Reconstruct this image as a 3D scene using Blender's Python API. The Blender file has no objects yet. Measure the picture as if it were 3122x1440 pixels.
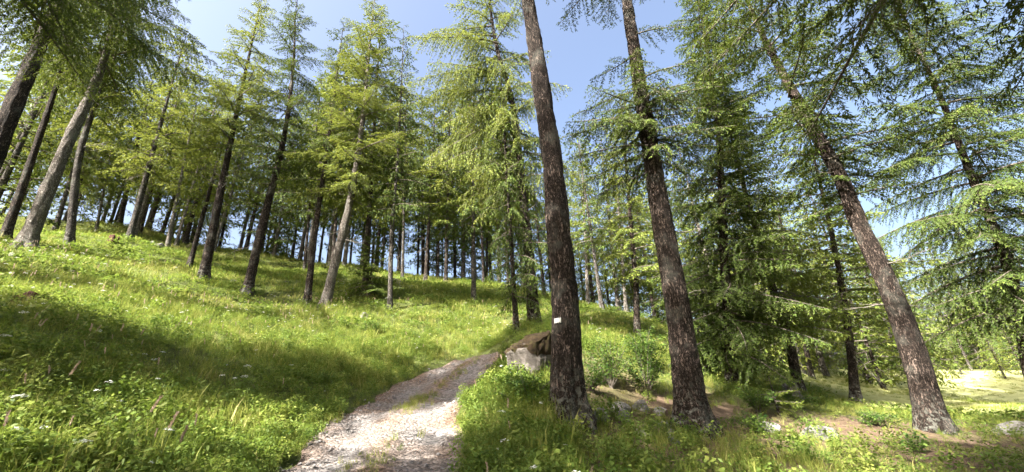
import bpy, bmesh, math, random
import numpy as np
from mathutils import Matrix, Vector, Euler

# ------------------------------------------------------------------ camera, sky, sun, exposure
SC = bpy.context.scene
COL = SC.collection
PI = math.pi
cam_d = bpy.data.cameras.new('camera'); cam = bpy.data.objects.new('camera', cam_d); COL.objects.link(cam)
cam_d.sensor_width = 36; cam_d.lens = 36 * 1212 / 3122; cam_d.clip_start = .05; cam_d.clip_end = 3000
_th, _ro = math.radians(21.5), math.radians(3.5)
_F = Vector((0, math.cos(_th), math.sin(_th))); _U0 = Vector((0, -math.sin(_th), math.cos(_th))); _R0 = Vector((1, 0, 0))
_R = math.cos(_ro) * _R0 - math.sin(_ro) * _U0; _U = math.cos(_ro) * _U0 + math.sin(_ro) * _R0
cam.matrix_world = Matrix(((_R.x, _U.x, -_F.x, 0), (_R.y, _U.y, -_F.y, 0), (_R.z, _U.z, -_F.z, 1.6), (0, 0, 0, 1)))
SC.camera = cam
SUN_AZ, SUN_EL = math.radians(-138), math.radians(46)          # compass angle from +Y, clockwise
W = bpy.data.worlds.new('World'); SC.world = W; W.use_nodes = True
nt = W.node_tree; nt.nodes.clear()
sky = nt.nodes.new('ShaderNodeTexSky'); sky.sky_type = 'NISHITA'; sky.sun_disc = False
sky.sun_elevation = SUN_EL; sky.sun_rotation = SUN_AZ; sky.altitude = 300; sky.air_density = 1.0; sky.dust_density = 9.0; sky.ozone_density = 1.0
bg = nt.nodes.new('ShaderNodeBackground'); bg.inputs[1].default_value = .07
ow = nt.nodes.new('ShaderNodeOutputWorld')
nt.links.new(sky.outputs[0], bg.inputs[0]); nt.links.new(bg.outputs[0], ow.inputs[0])
sd = bpy.data.lights.new('sun', 'SUN'); sd.energy = 5.0; sd.angle = math.radians(.55); sd.color = (1, .955, .87)
so = bpy.data.objects.new('sun', sd); COL.objects.link(so)
sdir = Vector((math.sin(SUN_AZ) * math.cos(SUN_EL), math.cos(SUN_AZ) * math.cos(SUN_EL), math.sin(SUN_EL)))
so.rotation_euler = sdir.to_track_quat('Z', 'Y').to_euler(); so.location = sdir * 60
SC.view_settings.view_transform = 'Standard'; SC.view_settings.look = 'None'
SC.view_settings.exposure = 2.75; SC.view_settings.gamma = 1.0; SC.view_settings.use_curve_mapping = False
SC.render.engine = 'CYCLES'
cy = SC.cycles; cy.max_bounces = 4; cy.diffuse_bounces = 1; cy.glossy_bounces = 1; cy.transmission_bounces = 2; cy.transparent_max_bounces = 4
cy.use_adaptive_sampling = True; cy.adaptive_threshold = .03; cy.use_denoising = True; cy.sample_clamp_indirect = 4
try: cy.denoiser = 'OPENIMAGEDENOISE'; cy.denoising_input_passes = 'RGB_ALBEDO_NORMAL'
except Exception: pass

# ------------------------------------------------------------------ small helpers
def vnoise(p, seed=0):
    """value noise, p (n,3) -> (n,) in -1..1"""
    p = np.asarray(p, float); i = np.floor(p).astype(np.int64); f = p - i; f = f * f * (3 - 2 * f)
    def h(a, b, c):
        n = (a * 374761393 + b * 668265263 + c * 2147483647 + seed * 1274126177) & 0xFFFFFFFF
        n = ((n ^ (n >> 13)) * 1274126177) & 0xFFFFFFFF
        n = (n ^ (n >> 16)) & 0xFFFF
        return n / 32767.5 - 1
    x, y, z = i[:, 0], i[:, 1], i[:, 2]; fx, fy, fz = f[:, 0], f[:, 1], f[:, 2]
    r = 0
    for dx in (0, 1):
        for dy in (0, 1):
            for dz in (0, 1):
                r = r + h(x + dx, y + dy, z + dz) * (fx if dx else 1 - fx) * (fy if dy else 1 - fy) * (fz if dz else 1 - fz)
    return r

def mesh_from(name, V, polys, mats=(), mi=None, tint=None, smooth=False):
    """V (n,3); polys: (m,k) int array, or list of such arrays"""
    me = bpy.data.meshes.new(name)
    V = np.ascontiguousarray(V, np.float32)
    arrs = polys if isinstance(polys, list) else [polys]
    arrs = [np.asarray(a, np.int32) for a in arrs if len(a)]
    nl = sum(a.size for a in arrs); nf = sum(len(a) for a in arrs)
    me.vertices.add(len(V)); me.vertices.foreach_set('co', V.ravel())
    me.loops.add(nl); me.polygons.add(nf)
    me.loops.foreach_set('vertex_index', np.concatenate([a.ravel() for a in arrs]))
    tot = np.concatenate([np.full(len(a), a.shape[1], np.int32) for a in arrs])
    st = np.concatenate([[0], np.cumsum(tot)[:-1]]).astype(np.int32)
    me.polygons.foreach_set('loop_start', st)
    try: me.polygons.foreach_set('loop_total', tot)
    except Exception: pass
    for m in mats: me.materials.append(m)
    if mi is not None: me.polygons.foreach_set('material_index', np.asarray(mi, np.int32))
    if tint is not None:
        at = me.attributes.new('tint', 'FLOAT', 'FACE'); at.data.foreach_set('value', np.asarray(tint, np.float32))
    if smooth: me.polygons.foreach_set('use_smooth', np.ones(nf, bool))
    me.update(calc_edges=True)
    return me

def obj(name, me, parent=None, loc=None, mat4=None):
    o = bpy.data.objects.new(name, me); COL.objects.link(o)
    if parent: o.parent = parent
    if loc is not None: o.location = loc
    if mat4 is not None: o.matrix_local = mat4
    return o
def tag(o, label=None, cat=None, group=None, kind=None):
    if label: o['label'] = label
    if cat: o['category'] = cat
    if group: o['group'] = group
    if kind: o['kind'] = kind
    return o

def tube(pts, rad, seg=8, cap=True):
    """swept tube -> V, quads ; pts (n,3), rad (n,)"""
    pts = np.asarray(pts, float); n = len(pts); rad = np.broadcast_to(np.asarray(rad, float), (n,))
    t = np.gradient(pts, axis=0); t /= np.linalg.norm(t, axis=1, keepdims=True) + 1e-9
    ref = np.array([0, 0, 1.]) if abs(t[0, 2]) < .9 else np.array([1., 0, 0])
    u = np.cross(ref, t); u /= np.linalg.norm(u, axis=1, keepdims=True) + 1e-9; v = np.cross(t, u)
    a = np.arange(seg) * 2 * PI / seg
    V = pts[:, None] + rad[:, None, None] * (np.cos(a)[None, :, None] * u[:, None] + np.sin(a)[None, :, None] * v[:, None])
    i = np.arange(n - 1)[:, None] * seg; j = np.arange(seg)[None]; k = (j + 1) % seg
    Q = np.stack([i + j, i + k, i + seg + k, i + seg + j], -1).reshape(-1, 4)
    return V.reshape(-1, 3), Q
def join_tubes(lst):
    Vs, Qs, o = [], [], 0
    for V, Q in lst: Vs.append(V); Qs.append(Q + o); o += len(V)
    return np.concatenate(Vs), np.concatenate(Qs)

# ------------------------------------------------------------------ materials
def newmat(name):
    m = bpy.data.materials.new(name); m.use_nodes = True; t = m.node_tree; t.nodes.clear()
    out = t.nodes.new('ShaderNodeOutputMaterial'); return m, t, out
def nd(t, typ, **kw):
    n = t.nodes.new('ShaderNode' + typ)
    for k, v in kw.items(): setattr(n, k, v)
    return n
def ramp(t, stops):
    r = nd(t, 'ValToRGB'); e = r.color_ramp.elements
    while len(e) < len(stops): e.new(.5)
    for i, (p, c) in enumerate(stops): e[i].position = p; e[i].color = (*c, 1)
    return r
def noise(t, vec, scale, detail=4, rough=.6, dist=0):
    n = nd(t, 'TexNoise'); n.inputs['Scale'].default_value = scale; n.inputs['Detail'].default_value = detail
    n.inputs['Roughness'].default_value = rough; n.inputs['Distortion'].default_value = dist
    if vec is not None: t.links.new(vec, n.inputs['Vector'])
    return n

def leaf_mat(name, stops, trans=.4, tcol=(.3, .36, .05), rough=.6, per_instance=False, spec=.12):
    m, t, out = newmat(name)
    a = nd(t, 'Attribute'); a.attribute_name = 'tint'
    src = a.outputs['Fac']
    if per_instance:
        oi = nd(t, 'ObjectInfo'); mx = nd(t, 'Math', operation='MULTIPLY_ADD'); mx.inputs[1].default_value = .5
        ad = nd(t, 'Math', operation='MULTIPLY'); ad.inputs[1].default_value = .5
        t.links.new(a.outputs['Fac'], ad.inputs[0]); t.links.new(oi.outputs['Random'], mx.inputs[0]); t.links.new(ad.outputs[0], mx.inputs[2])
        ge = nd(t, 'NewGeometry'); nz = noise(t, ge.outputs['Position'], .7, 3, .6); m3 = nd(t, 'Math', operation='MULTIPLY_ADD'); m3.inputs[1].default_value = 1.3
        s3 = nd(t, 'Math', operation='SUBTRACT'); s3.inputs[1].default_value = .62; t.links.new(mx.outputs[0], m3.inputs[2]); t.links.new(nz.outputs['Fac'], m3.inputs[0]); t.links.new(m3.outputs[0], s3.inputs[0]); src = s3.outputs[0]
    r = ramp(t, stops); t.links.new(src, r.inputs[0])
    p = nd(t, 'BsdfPrincipled'); p.inputs['Roughness'].default_value = rough; p.inputs['Specular IOR Level'].default_value = spec
    t.links.new(r.outputs[0], p.inputs['Base Color'])
    tr = nd(t, 'BsdfTranslucent'); mc = nd(t, 'MixRGB', blend_type='MIX'); mc.inputs[0].default_value = .5; mc.inputs[2].default_value = (*tcol, 1)
    t.links.new(r.outputs[0], mc.inputs[1]); t.links.new(mc.outputs[0], tr.inputs[0])
    ms = nd(t, 'MixShader'); ms.inputs[0].default_value = trans
    t.links.new(p.outputs[0], ms.inputs[1]); t.links.new(tr.outputs[0], ms.inputs[2]); t.links.new(ms.outputs[0], out.inputs[0])
    return m

def bark_mat(name, dark, mid, pale, lich=.5, scale=1.0):
    m, t, out = newmat(name)
    tc = nd(t, 'TexCoord'); mp = nd(t, 'Mapping'); mp.inputs['Scale'].default_value = (1, 1, .28); t.links.new(tc.outputs['Object'], mp.inputs[0])
    n0 = noise(t, mp.outputs[0], 7 * scale, 6, .7); 
    vm = nd(t, 'MixRGB', blend_type='ADD'); vm.inputs[0].default_value = .30
    t.links.new(mp.outputs[0], vm.inputs[1]); t.links.new(n0.outputs['Color'], vm.inputs[2])
    vo = nd(t, 'TexVoronoi', feature='DISTANCE_TO_EDGE'); vo.inputs['Scale'].default_value = 24 * scale; t.links.new(vm.outputs[0], vo.inputs['Vector'])
    vc = nd(t, 'TexVoronoi'); vc.inputs['Scale'].default_value = 24 * scale; t.links.new(vm.outputs[0], vc.inputs['Vector'])
    n1 = noise(t, mp.outputs[0], 40 * scale, 5, .7)
    n2 = noise(t, tc.outputs['Object'], 1.6, 3, .6)
    edge = nd(t, 'MapRange'); edge.inputs[1].default_value = 0; edge.inputs[2].default_value = .34; t.links.new(vo.outputs['Distance'], edge.inputs[0])
    r = ramp(t, [(.10, dark), (.55, mid), (1.0, pale)])
    ad = nd(t, 'Math', operation='MULTIPLY'); t.links.new(edge.outputs[0], ad.inputs[0])
    sx = nd(t, 'SeparateColor'); t.links.new(vc.outputs['Color'], sx.inputs[0])
    mx = nd(t, 'Math', operation='MULTIPLY_ADD'); n5 = noise(t, mp.outputs[0], 4.5, 4, .6); q5 = nd(t, 'MapRange'); q5.inputs[1].default_value = .3; q5.inputs[2].default_value = .7; q5.inputs[3].default_value = .15; q5.inputs[4].default_value = 1.15; t.links.new(n5.outputs['Fac'], q5.inputs[0]); t.links.new(q5.outputs[0], mx.inputs[1]); t.links.new(sx.outputs[0], mx.inputs[0]); t.links.new(n1.outputs['Fac'], mx.inputs[2])
    t.links.new(mx.outputs[0], ad.inputs[1]); t.links.new(ad.outputs[0], r.inputs[0])
    # grey lichen crust in broad patches
    lr = nd(t, 'MapRange'); lr.inputs[1].default_value = .52; lr.inputs[2].default_value = .68; lr.inputs[4].default_value = lich; t.links.new(n2.outputs['Fac'], lr.inputs[0])
    sz = nd(t, 'SeparateXYZ'); t.links.new(tc.outputs['Object'], sz.inputs[0]); zr = nd(t, 'MapRange'); zr.inputs[1].default_value = 1.0; zr.inputs[2].default_value = .15; zr.inputs[4].default_value = .85; t.links.new(sz.outputs[2], zr.inputs[0])
    n6 = noise(t, tc.outputs['Object'], 11, 4, .65); g6 = nd(t, 'MapRange'); g6.inputs[1].default_value = .50; g6.inputs[2].default_value = .58; t.links.new(n6.outputs['Fac'], g6.inputs[0])
    zm = nd(t, 'Math', operation='MULTIPLY'); t.links.new(zr.outputs[0], zm.inputs[0]); t.links.new(g6.outputs[0], zm.inputs[1])
    la = nd(t, 'Math', operation='MAXIMUM'); t.links.new(lr.outputs[0], la.inputs[0]); t.links.new(zm.outputs[0], la.inputs[1])
    lm = nd(t, 'Math', operation='MULTIPLY'); t.links.new(la.outputs[0], lm.inputs[0]); t.links.new(n1.outputs['Fac'], lm.inputs[1])
    mc = nd(t, 'MixRGB'); mc.inputs[2].default_value = (.33, .34, .29, 1); t.links.new(lm.outputs[0], mc.inputs[0]); t.links.new(r.outputs[0], mc.inputs[1])
    p = nd(t, 'BsdfPrincipled'); p.inputs['Roughness'].default_value = .9; p.inputs['Specular IOR Level'].default_value = .15
    t.links.new(mc.outputs[0], p.inputs['Base Color'])
    bu = nd(t, 'Bump'); bu.inputs['Strength'].default_value = .9; bu.inputs['Distance'].default_value = .035
    hs = nd(t, 'Math', operation='MULTIPLY_ADD'); hs.inputs[1].default_value = .35; t.links.new(n1.outputs['Fac'], hs.inputs[0]); t.links.new(ad.outputs[0], hs.inputs[2])
    t.links.new(hs.outputs[0], bu.inputs['Height']); t.links.new(bu.outputs[0], p.inputs['Normal'])
    t.links.new(p.outputs[0], out.inputs[0]); return m

def rough_mat(name, stops, scale=4, bump=.5, bdist=.03, detail=8, rough=.9, coord='Object'):
    m, t, out = newmat(name); tc = nd(t, 'TexCoord')
    n = noise(t, tc.outputs[coord], scale, detail, .65); r = ramp(t, stops); t.links.new(n.outputs['Fac'], r.inputs[0])
    n2 = noise(t, tc.outputs[coord], scale * 7, 5, .7)
    mx = nd(t, 'MixRGB', blend_type='OVERLAY'); mx.inputs[0].default_value = .6; t.links.new(r.outputs[0], mx.inputs[1]); t.links.new(n2.outputs['Fac'], mx.inputs[2])
    p = nd(t, 'BsdfPrincipled'); p.inputs['Roughness'].default_value = rough; p.inputs['Specular IOR Level'].default_value = .2
    t.links.new(mx.outputs[0], p.inputs['Base Color'])
    bu = nd(t, 'Bump'); bu.inputs['Strength'].default_value = bump; bu.inputs['Distance'].default_value = bdist
    t.links.new(n2.outputs['Fac'], bu.inputs['Height']); t.links.new(bu.outputs[0], p.inputs['Normal']); t.links.new(p.outputs[0], out.inputs[0]); return m

M = {}
M['bark_brown'] = bark_mat('bark_brown', (.012, .009, .007), (.06, .043, .034), (.25, .19, .155), .4)
M['bark_grey'] = bark_mat('bark_grey', (.025, .021, .018), (.115, .098, .083), (.38, .34, .30), .5)
M['bark_pale'] = bark_mat('bark_pale', (.06, .05, .042), (.25, .22, .19), (.52, .48, .43), .6)
M['wood'] = rough_mat('branch_wood', [(.3, (.05, .04, .032)), (.7, (.17, .145, .12))], 12)
M['deadwood'] = rough_mat('dead_wood', [(.3, (.07, .058, .048)), (.7, (.22, .195, .17))], 12)
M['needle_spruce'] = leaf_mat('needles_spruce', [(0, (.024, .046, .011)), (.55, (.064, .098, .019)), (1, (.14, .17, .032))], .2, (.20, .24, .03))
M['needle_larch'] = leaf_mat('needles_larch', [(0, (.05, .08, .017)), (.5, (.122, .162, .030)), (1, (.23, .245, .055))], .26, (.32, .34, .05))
M['grass'] = leaf_mat('grass_blades', [(0, (.06, .105, .018)), (.45, (.145, .195, .033)), (.8, (.26, .26, .065)), (1, (.42, .37, .15))], .34, (.34, .40, .06), .6, True)
M['herb'] = leaf_mat('herb_leaves', [(0, (.05, .095, .018)), (.6, (.12, .17, .03)), (1, (.22, .24, .055))], .36, (.26, .36, .05), .55, True, .15)
M['shrub'] = leaf_mat('shrub_leaves', [(0, (.018, .05, .010)), (.6, (.055, .10, .019)), (1, (.12, .175, .038))], .35, (.24, .34, .05), .55, False, .15)
M['stem'] = leaf_mat('green_stems', [(0, (.12, .15, .04)), (1, (.16, .19, .06))], .1)
M['seed'] = leaf_mat('seed_heads', [(0, (.34, .25, .17)), (1, (.46, .34, .27))], .3, (.45, .36, .28))
M['petal'] = leaf_mat('white_petals', [(0, (.72, .72, .66)), (1, (.82, .82, .78))], .3, (.8, .8, .75))
M['yellow'] = leaf_mat('yellow_petals', [(0, (.65, .42, .03)), (1, (.75, .5, .05))], .3, (.7, .5, .05))
M['rock'] = rough_mat('limestone', [(.25, (.07, .066, .058)), (.5, (.155, .147, .135)), (.75, (.28, .268, .25))], 3.5, .8, .05)
M['pebble'] = rough_mat('pale_pebble', [(.25, (.15, .14, .132)), (.5, (.26, .24, .23)), (.75, (.40, .38, .36))], 3.5, .6, .02)
M['rock_grey'] = rough_mat('weathered_stone', [(.3, (.045, .038, .03)), (.5, (.11, .096, .083)), (.72, (.26, .235, .215))], 6.0, .9, .05)
M['rock_mossy'] = rough_mat('mossy_stone', [(.3, (.09, .10, .05)), (.5, (.22, .21, .19)), (.75, (.36, .35, .33))], 3.0, .8, .05)
M['moss'] = rough_mat('brown_moss', [(.3, (.014, .011, .006)), (.5, (.042, .026, .013)), (.62, (.05, .045, .015)), (.78, (.11, .055, .02))], 11, 1, .05)
M['stump'] = rough_mat('rotten_wood', [(.3, (.03, .014, .009)), (.7, (.10, .045, .028))], 7, 1, .04)
M['paint'] = rough_mat('white_paint', [(.32, (.30, .27, .24)), (.45, (.66, .65, .62)), (.7, (.78, .78, .75))], 28, .6, .01)

# ------------------------------------------------------------------ ground: a thin-plate surface through surveyed spot heights
PATH = np.array([(-1.7, -14), (-1.75, -6), (-1.8, 0), (-1.9, 5.3), (-2.35, 9.2), (-2.3, 11.4), (-1.85, 13.1), (-1.1, 14.4), (-.2, 15.3)])
PATHW = 1.16
CTRL = [(0, 0, 0), (-1.7, 0, .06), (-3.2, 0, .25), (3, 0, -.3), (-5, -6, .2), (5, -6, -1.4), (-10, 0, 2.5), (-20, 0, 5.6), (-20, -10, 4.5), (-36, 6, 10), (12, 0, -1.4), (20, 4, -1.7), (26, -8, -3.5), (0, -14, -2), (-14, -16, 1.5),
 (-.57, 5.06, .80), (-3.2, 5.5, .9), (-1.0, 9.7, 1.55), (-3.9, 9.6, 1.72), (-1.2, 12.3, 2.1), (-3.6, 12.6, 2.3), (-1.2, 15.3, 3.1), (-3.2, 15.5, 3.4), (2, 19.4, 4.3), (5.2, 22.6, 5.2),
 (-4.7, 4, 1.25), (-7, 4, 2.15), (-9.84, 7.77, 3.71), (1.2, 5.8, .62), (8, 7.5, -.05), (3, 4, .1), (.74, 7.2, 1.04), (3.29, 8.62, .77), (10.07, 11.06, .11), (.3, 8.64, 1.9), (.15, 7.5, 1.2), (1.9, 8.35, .87), (2.56, 9.44, 1.1), (6.35, 9.76, .29), (12.34, 11.4, -.05),
 (-16.97, 11.05, 6.32), (-23, 16.32, 9.27), (-19.59, 14.61, 8.12), (-21.54, 17.69, 9.35), (-29.15, 22.89, 12.58), (-36.1, 25.65, 15.6), (-29.4, 25.4, 14.0), (-31.57, 28.82, 15.9), (-23.23, 22.02, 11.6), (-29.77, 29.56, 15.7), (-22.7, 24.1, 11.6), (-27.9, 31, 15.0), (-17.5, 20.2, 8.8), (-14.7, 17.9, 7.4), (-12.54, 18, 6.6),
 (-23.67, 32.75, 14.6), (-9.74, 18.19, 6.0), (-8.63, 17.62, 5.6), (-7.81, 20.14, 6.8), (-5.9, 18.39, 5.6), (-15.83, 28.54, 11.1), (-13.72, 30.58, 12.0), (-6.96, 30, 10), (-5.43, 30.3, 9.9), (-2.4, 22.32, 6.5), (-2.57, 35.4, 11.0), (0, 14.45, 3.75), (.64, 15.02, 3.9), (5.2, 28.7, 7.1), (7.47, 27.35, 6.2), (5.31, 18.3, 3.6),
 (10.72, 16.81, .95), (13.49, 17.74, .4), (20.64, 17.7, -.1), (16.03, 23.64, 1.4), (7.37, 15.02, 1.3), (2.58, 10.66, 1.5), (20, 24, .55), (40, 38, 1.1), (24, 21.6, -.7), (31, 27.6, -.1),
 (-62, 46, 17), (-42, 48, 15), (-27, 46, 13.5), (-10, 46, 9.5), (6, 46, 7), (22, 44, 3.2), (-30, 75, 4), (0, 80, -2), (45, 60, 0), (70, 50, -1), (50, 10, -3), (-50, 15, 15), (-60, -10, 12), (40, -20, -7)]
_C = np.array(CTRL, float); _c = _C[:, :2]
def _tps(r2): return np.where(r2 > 1e-12, .5 * r2 * np.log(r2 + 1e-12), 0)
_n = len(_c); _A = np.zeros((_n + 3, _n + 3))
_A[:_n, :_n] = _tps(((_c[:, None] - _c[None]) ** 2).sum(-1)) + np.eye(_n) * .4
_A[:_n, _n:] = np.c_[np.ones(_n), _c]; _A[_n:, :_n] = _A[:_n, _n:].T
_w = np.linalg.solve(_A, np.r_[_C[:, 2], 0, 0, 0])
def path_dist(x, y):
    P = np.stack([x, y], -1); best = np.full(len(P), 1e9)
    for a, b in zip(PATHF[:-1], PATHF[1:]):
        d = b - a; t = np.clip(((P - a) @ d) / (d @ d), 0, 1)
        best = np.minimum(best, np.hypot(*(P - a - t[:, None] * d).T))
    return best
def spline(P, n):
    P = np.asarray(P, float); t = np.r_[0, np.cumsum(np.linalg.norm(np.diff(P, axis=0), axis=1))]
    q = np.linspace(0, t[-1], n); out = np.zeros((n, P.shape[1]))
    m = np.gradient(P, t, axis=0)
    i = np.clip(np.searchsorted(t, q, 'right') - 1, 0, len(t) - 2); h = (t[i + 1] - t[i])[:, None]; s = ((q - t[i]) / (t[i + 1] - t[i]))[:, None]
    return (2*s**3-3*s**2+1)*P[i] + (s**3-2*s**2+s)*h*m[i] + (-2*s**3+3*s**2)*P[i+1] + (s**3-s**2)*h*m[i+1]
PATHF = spline(PATH, 90); PATHF = PATHF[PATHF[:, 1] < 13.7]
def ground_z(x, y):
    x = np.atleast_1d(np.asarray(x, float)); y = np.atleast_1d(np.asarray(y, float))
    z = np.empty(len(x))
    for k in range(0, len(x), 20000):
        a = np.stack([x[k:k+20000], y[k:k+20000]], -1)
        z[k:k+20000] = _tps(((a[:, None] - _c[None]) ** 2).sum(-1)) @ _w[:_n] + _w[_n] + a @ _w[_n+1:]
    r = np.hypot(x, y - 15); b = np.clip((r - 65) / 60, 0, 1); b = b * b * (3 - 2 * b)
    z = z * (1 - b) + b * (-22)
    p = np.stack([x, y, np.zeros_like(x)], -1)
    near = np.clip((path_dist(x, y) - 1.0) / 1.5, 0, 1)
    z += (vnoise(p * .55, 3) * .10 + vnoise(p * 1.7, 5) * .045) * near
    return z
def gz(x, y): return float(ground_z([x], [y])[0])

def axis(lo, hi, step, far, grow=1.22):
    a = list(np.arange(lo, hi + 1e-6, step)); s = step; v = hi
    while v < far: s *= grow; v += s; a.append(v)
    s = step; v = lo; pre = []
    while v > -far: s *= grow; v -= s; pre.append(v)
    return np.array(pre[::-1] + a)
gx = axis(-34, 32, .3, 900); gy = axis(-4, 42, .3, 900)
X, Y = np.meshgrid(gx, gy); xf, yf = X.ravel(), Y.ravel(); zf = ground_z(xf, yf)
zf -= .07 * np.clip((PATHW + .15 - path_dist(xf, yf)) / .3, 0, 1)
nx, ny = len(gx), len(gy)
i = np.arange(ny - 1)[:, None] * nx + np.arange(nx - 1)[None]
gq = np.stack([i, i + 1, i + nx + 1, i + nx], -1).reshape(-1, 4)

def ground_material():
    m, t, out = newmat('forest_floor'); tc = nd(t, 'TexCoord'); ge = nd(t, 'NewGeometry')
    n1 = noise(t, ge.outputs['Position'], .45, 5, .6); n2 = noise(t, ge.outputs['Position'], 6, 6, .7); n3 = noise(t, ge.outputs['Position'], 45, 4, .7)
    a = nd(t, 'Attribute'); a.attribute_name = 'litter'
    r1 = ramp(t, [(.3, (.055, .075, .02)), (.6, (.10, .115, .035)), (.8, (.15, .14, .06))]); t.links.new(n2.outputs['Fac'], r1.inputs[0])
    r2 = ramp(t, [(.3, (.075, .05, .032)), (.55, (.15, .105, .07)), (.8, (.24, .18, .13))]); t.links.new(n2.outputs['Fac'], r2.inputs[0])
    ad = nd(t, 'Math', operation='ADD'); t.links.new(a.outputs['Fac'], ad.inputs[0]); t.links.new(n1.outputs['Fac'], ad.inputs[1])
    mr = nd(t, 'MapRange'); mr.inputs[1].default_value = .72; mr.inputs[2].default_value = 1.0; t.links.new(ad.outputs[0], mr.inputs[0])
    mx = nd(t, 'MixRGB'); t.links.new(mr.outputs[0], mx.inputs[0]); t.links.new(r1.outputs[0], mx.inputs[1]); t.links.new(r2.outputs[0], mx.inputs[2])
    dr = nd(t, 'Attribute'); dr.attribute_name = 'dry'
    r3 = ramp(t, [(.3, (.32, .34, .12)), (.7, (.50, .49, .22))]); t.links.new(n2.outputs['Fac'], r3.inputs[0])
    m3 = nd(t, 'MixRGB'); t.links.new(dr.outputs['Fac'], m3.inputs[0]); t.links.new(mx.outputs[0], m3.inputs[1]); t.links.new(r3.outputs[0], m3.inputs[2])
    mo = nd(t, 'MixRGB', blend_type='OVERLAY'); mo.inputs[0].default_value = .7; t.links.new(m3.outputs[0], mo.inputs[1]); t.links.new(n3.outputs['Fac'], mo.inputs[2])
    p = nd(t, 'BsdfPrincipled'); p.inputs['Roughness'].default_value = .95; p.inputs['Specular IOR Level'].default_value = .1; t.links.new(mo.outputs[0], p.inputs['Base Color'])
    bu = nd(t, 'Bump'); bu.inputs['Distance'].default_value = .05; t.links.new(n3.outputs['Fac'], bu.inputs['Height']); t.links.new(bu.outputs[0], p.inputs['Normal'])
    t.links.new(p.outputs[0], out.inputs[0]); return m
def sstep(v, a, b): v = np.clip((v - a) / (b - a), 0, 1); return v * v * (3 - 2 * v)
def litter_of(x, y):      # needle litter under the trees right of the track
    return sstep(x, -.2, 1.2) * (1 - sstep(x, 13, 18)) * (1 - sstep(y, 10.5, 15)) * .42 + .1 * sstep(x, 2, 4)
def dry_of(x, y):         # the mown, sun-bleached clearing
    return sstep(x - .35 * (y - 20), 12.5, 16) * sstep(y - .25 * x, 10.5, 14) * (1 - sstep(np.hypot(x, y), 56, 62))
me = mesh_from('ground', np.c_[xf, yf, zf], gq, [ground_material()], smooth=True)
for nm, v in (('litter', litter_of(xf, yf)), ('dry', dry_of(xf, yf))):
    at = me.attributes.new(nm, 'FLOAT', 'POINT'); at.data.foreach_set('value', v.astype(np.float32))
tag(obj('ground', me), 'forest hillside rising away from the track', None, None, 'structure')

# the stony track
def path_material():
    m, t, out = newmat('track_gravel'); ge = nd(t, 'NewGeometry')
    n1 = noise(t, ge.outputs['Position'], 1.1, 5, .65); n2 = noise(t, ge.outputs['Position'], 14, 6, .75)
    vo = nd(t, 'TexVoronoi'); vo.inputs['Scale'].default_value = 26; t.links.new(ge.outputs['Position'], vo.inputs['Vector'])
    a = nd(t, 'Attribute'); a.attribute_name = 'soil'
    ad = nd(t, 'Math', operation='ADD'); t.links.new(n1.outputs['Fac'], ad.inputs[0]); t.links.new(a.outputs['Fac'], ad.inputs[1])
    mr = nd(t, 'MapRange'); mr.inputs[1].default_value = .42; mr.inputs[2].default_value = .78; t.links.new(ad.outputs[0], mr.inputs[0])
    r1 = ramp(t, [(.25, (.085, .078, .073)), (.5, (.165, .152, .144)), (.75, (.30, .282, .27))]); t.links.new(n2.outputs['Fac'], r1.inputs[0])
    r2 = ramp(t, [(.3, (.085, .055, .038)), (.7, (.21, .145, .105))]); t.links.new(n2.outputs['Fac'], r2.inputs[0])
    mx = nd(t, 'MixRGB'); t.links.new(mr.outputs[0], mx.inputs[0]); t.links.new(r1.outputs[0], mx.inputs[1]); t.links.new(r2.outputs[0], mx.inputs[2])
    sx = nd(t, 'SeparateColor'); t.links.new(vo.outputs['Color'], sx.inputs[0])
    mo = nd(t, 'MixRGB', blend_type='OVERLAY'); mo.inputs[0].default_value = .45; t.links.new(mx.outputs[0], mo.inputs[1]); t.links.new(sx.outputs[0], mo.inputs[2])
    p = nd(t, 'BsdfPrincipled'); p.inputs['Roughness'].default_value = .9; p.inputs['Specular IOR Level'].default_value = .2; t.links.new(mo.outputs[0], p.inputs['Base Color'])
    hh = nd(t, 'Math', operation='SUBTRACT'); t.links.new(n2.outputs['Fac'], hh.inputs[0]); t.links.new(vo.outputs['Distance'], hh.inputs[1])
    bu = nd(t, 'Bump'); bu.inputs['Strength'].default_value = .8; bu.inputs['Distance'].default_value = .04; t.links.new(hh.outputs[0], bu.inputs['Height']); t.links.new(bu.outputs[0], p.inputs['Normal'])
    t.links.new(p.outputs[0], out.inputs[0]); return m
pc = spline(PATH, 420); pc = pc[pc[:, 1] < 13.9]; pd = np.gradient(pc, axis=0); pd /= np.linalg.norm(pd, axis=1, keepdims=True); pn = np.c_[pd[:, 1], -pd[:, 0]]
ws = np.linspace(-1, 1, 25); PV = []; soil = []
for k, (c, n) in enumerate(zip(pc, pn)):
    wl = PATHW * (1 - .12 * (c[1] > 12) * min(1, (c[1] - 12) / 2)) * (1 + .10 * math.sin(k * .11) + .06 * math.sin(k * .37 + 1)); wr = PATHW * (1 + .08 * math.sin(k * .09 + 2) + .06 * math.sin(k * .31))
    for w_ in ws: PV.append(c + n * w_ * (wr if w_ > 0 else wl)); soil.append(.28 * abs(w_) ** 3 + .26 * math.exp(-(w_ / .24) ** 2) - .05)
PV = np.array(PV); pz = ground_z(PV[:, 0], PV[:, 1])
wv = np.tile(ws, len(pc)); p3 = np.c_[PV, np.zeros(len(PV))]
pz += .012 + .035 * np.exp(-(wv / .28) ** 2) - .03 * np.exp(-((np.abs(wv) - .55) / .2) ** 2) - .06 * np.clip((np.abs(wv) - .86) / .14, 0, 1) + vnoise(p3 * 4, 8) * .012 + vnoise(p3 * 14, 9) * .006
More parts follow.
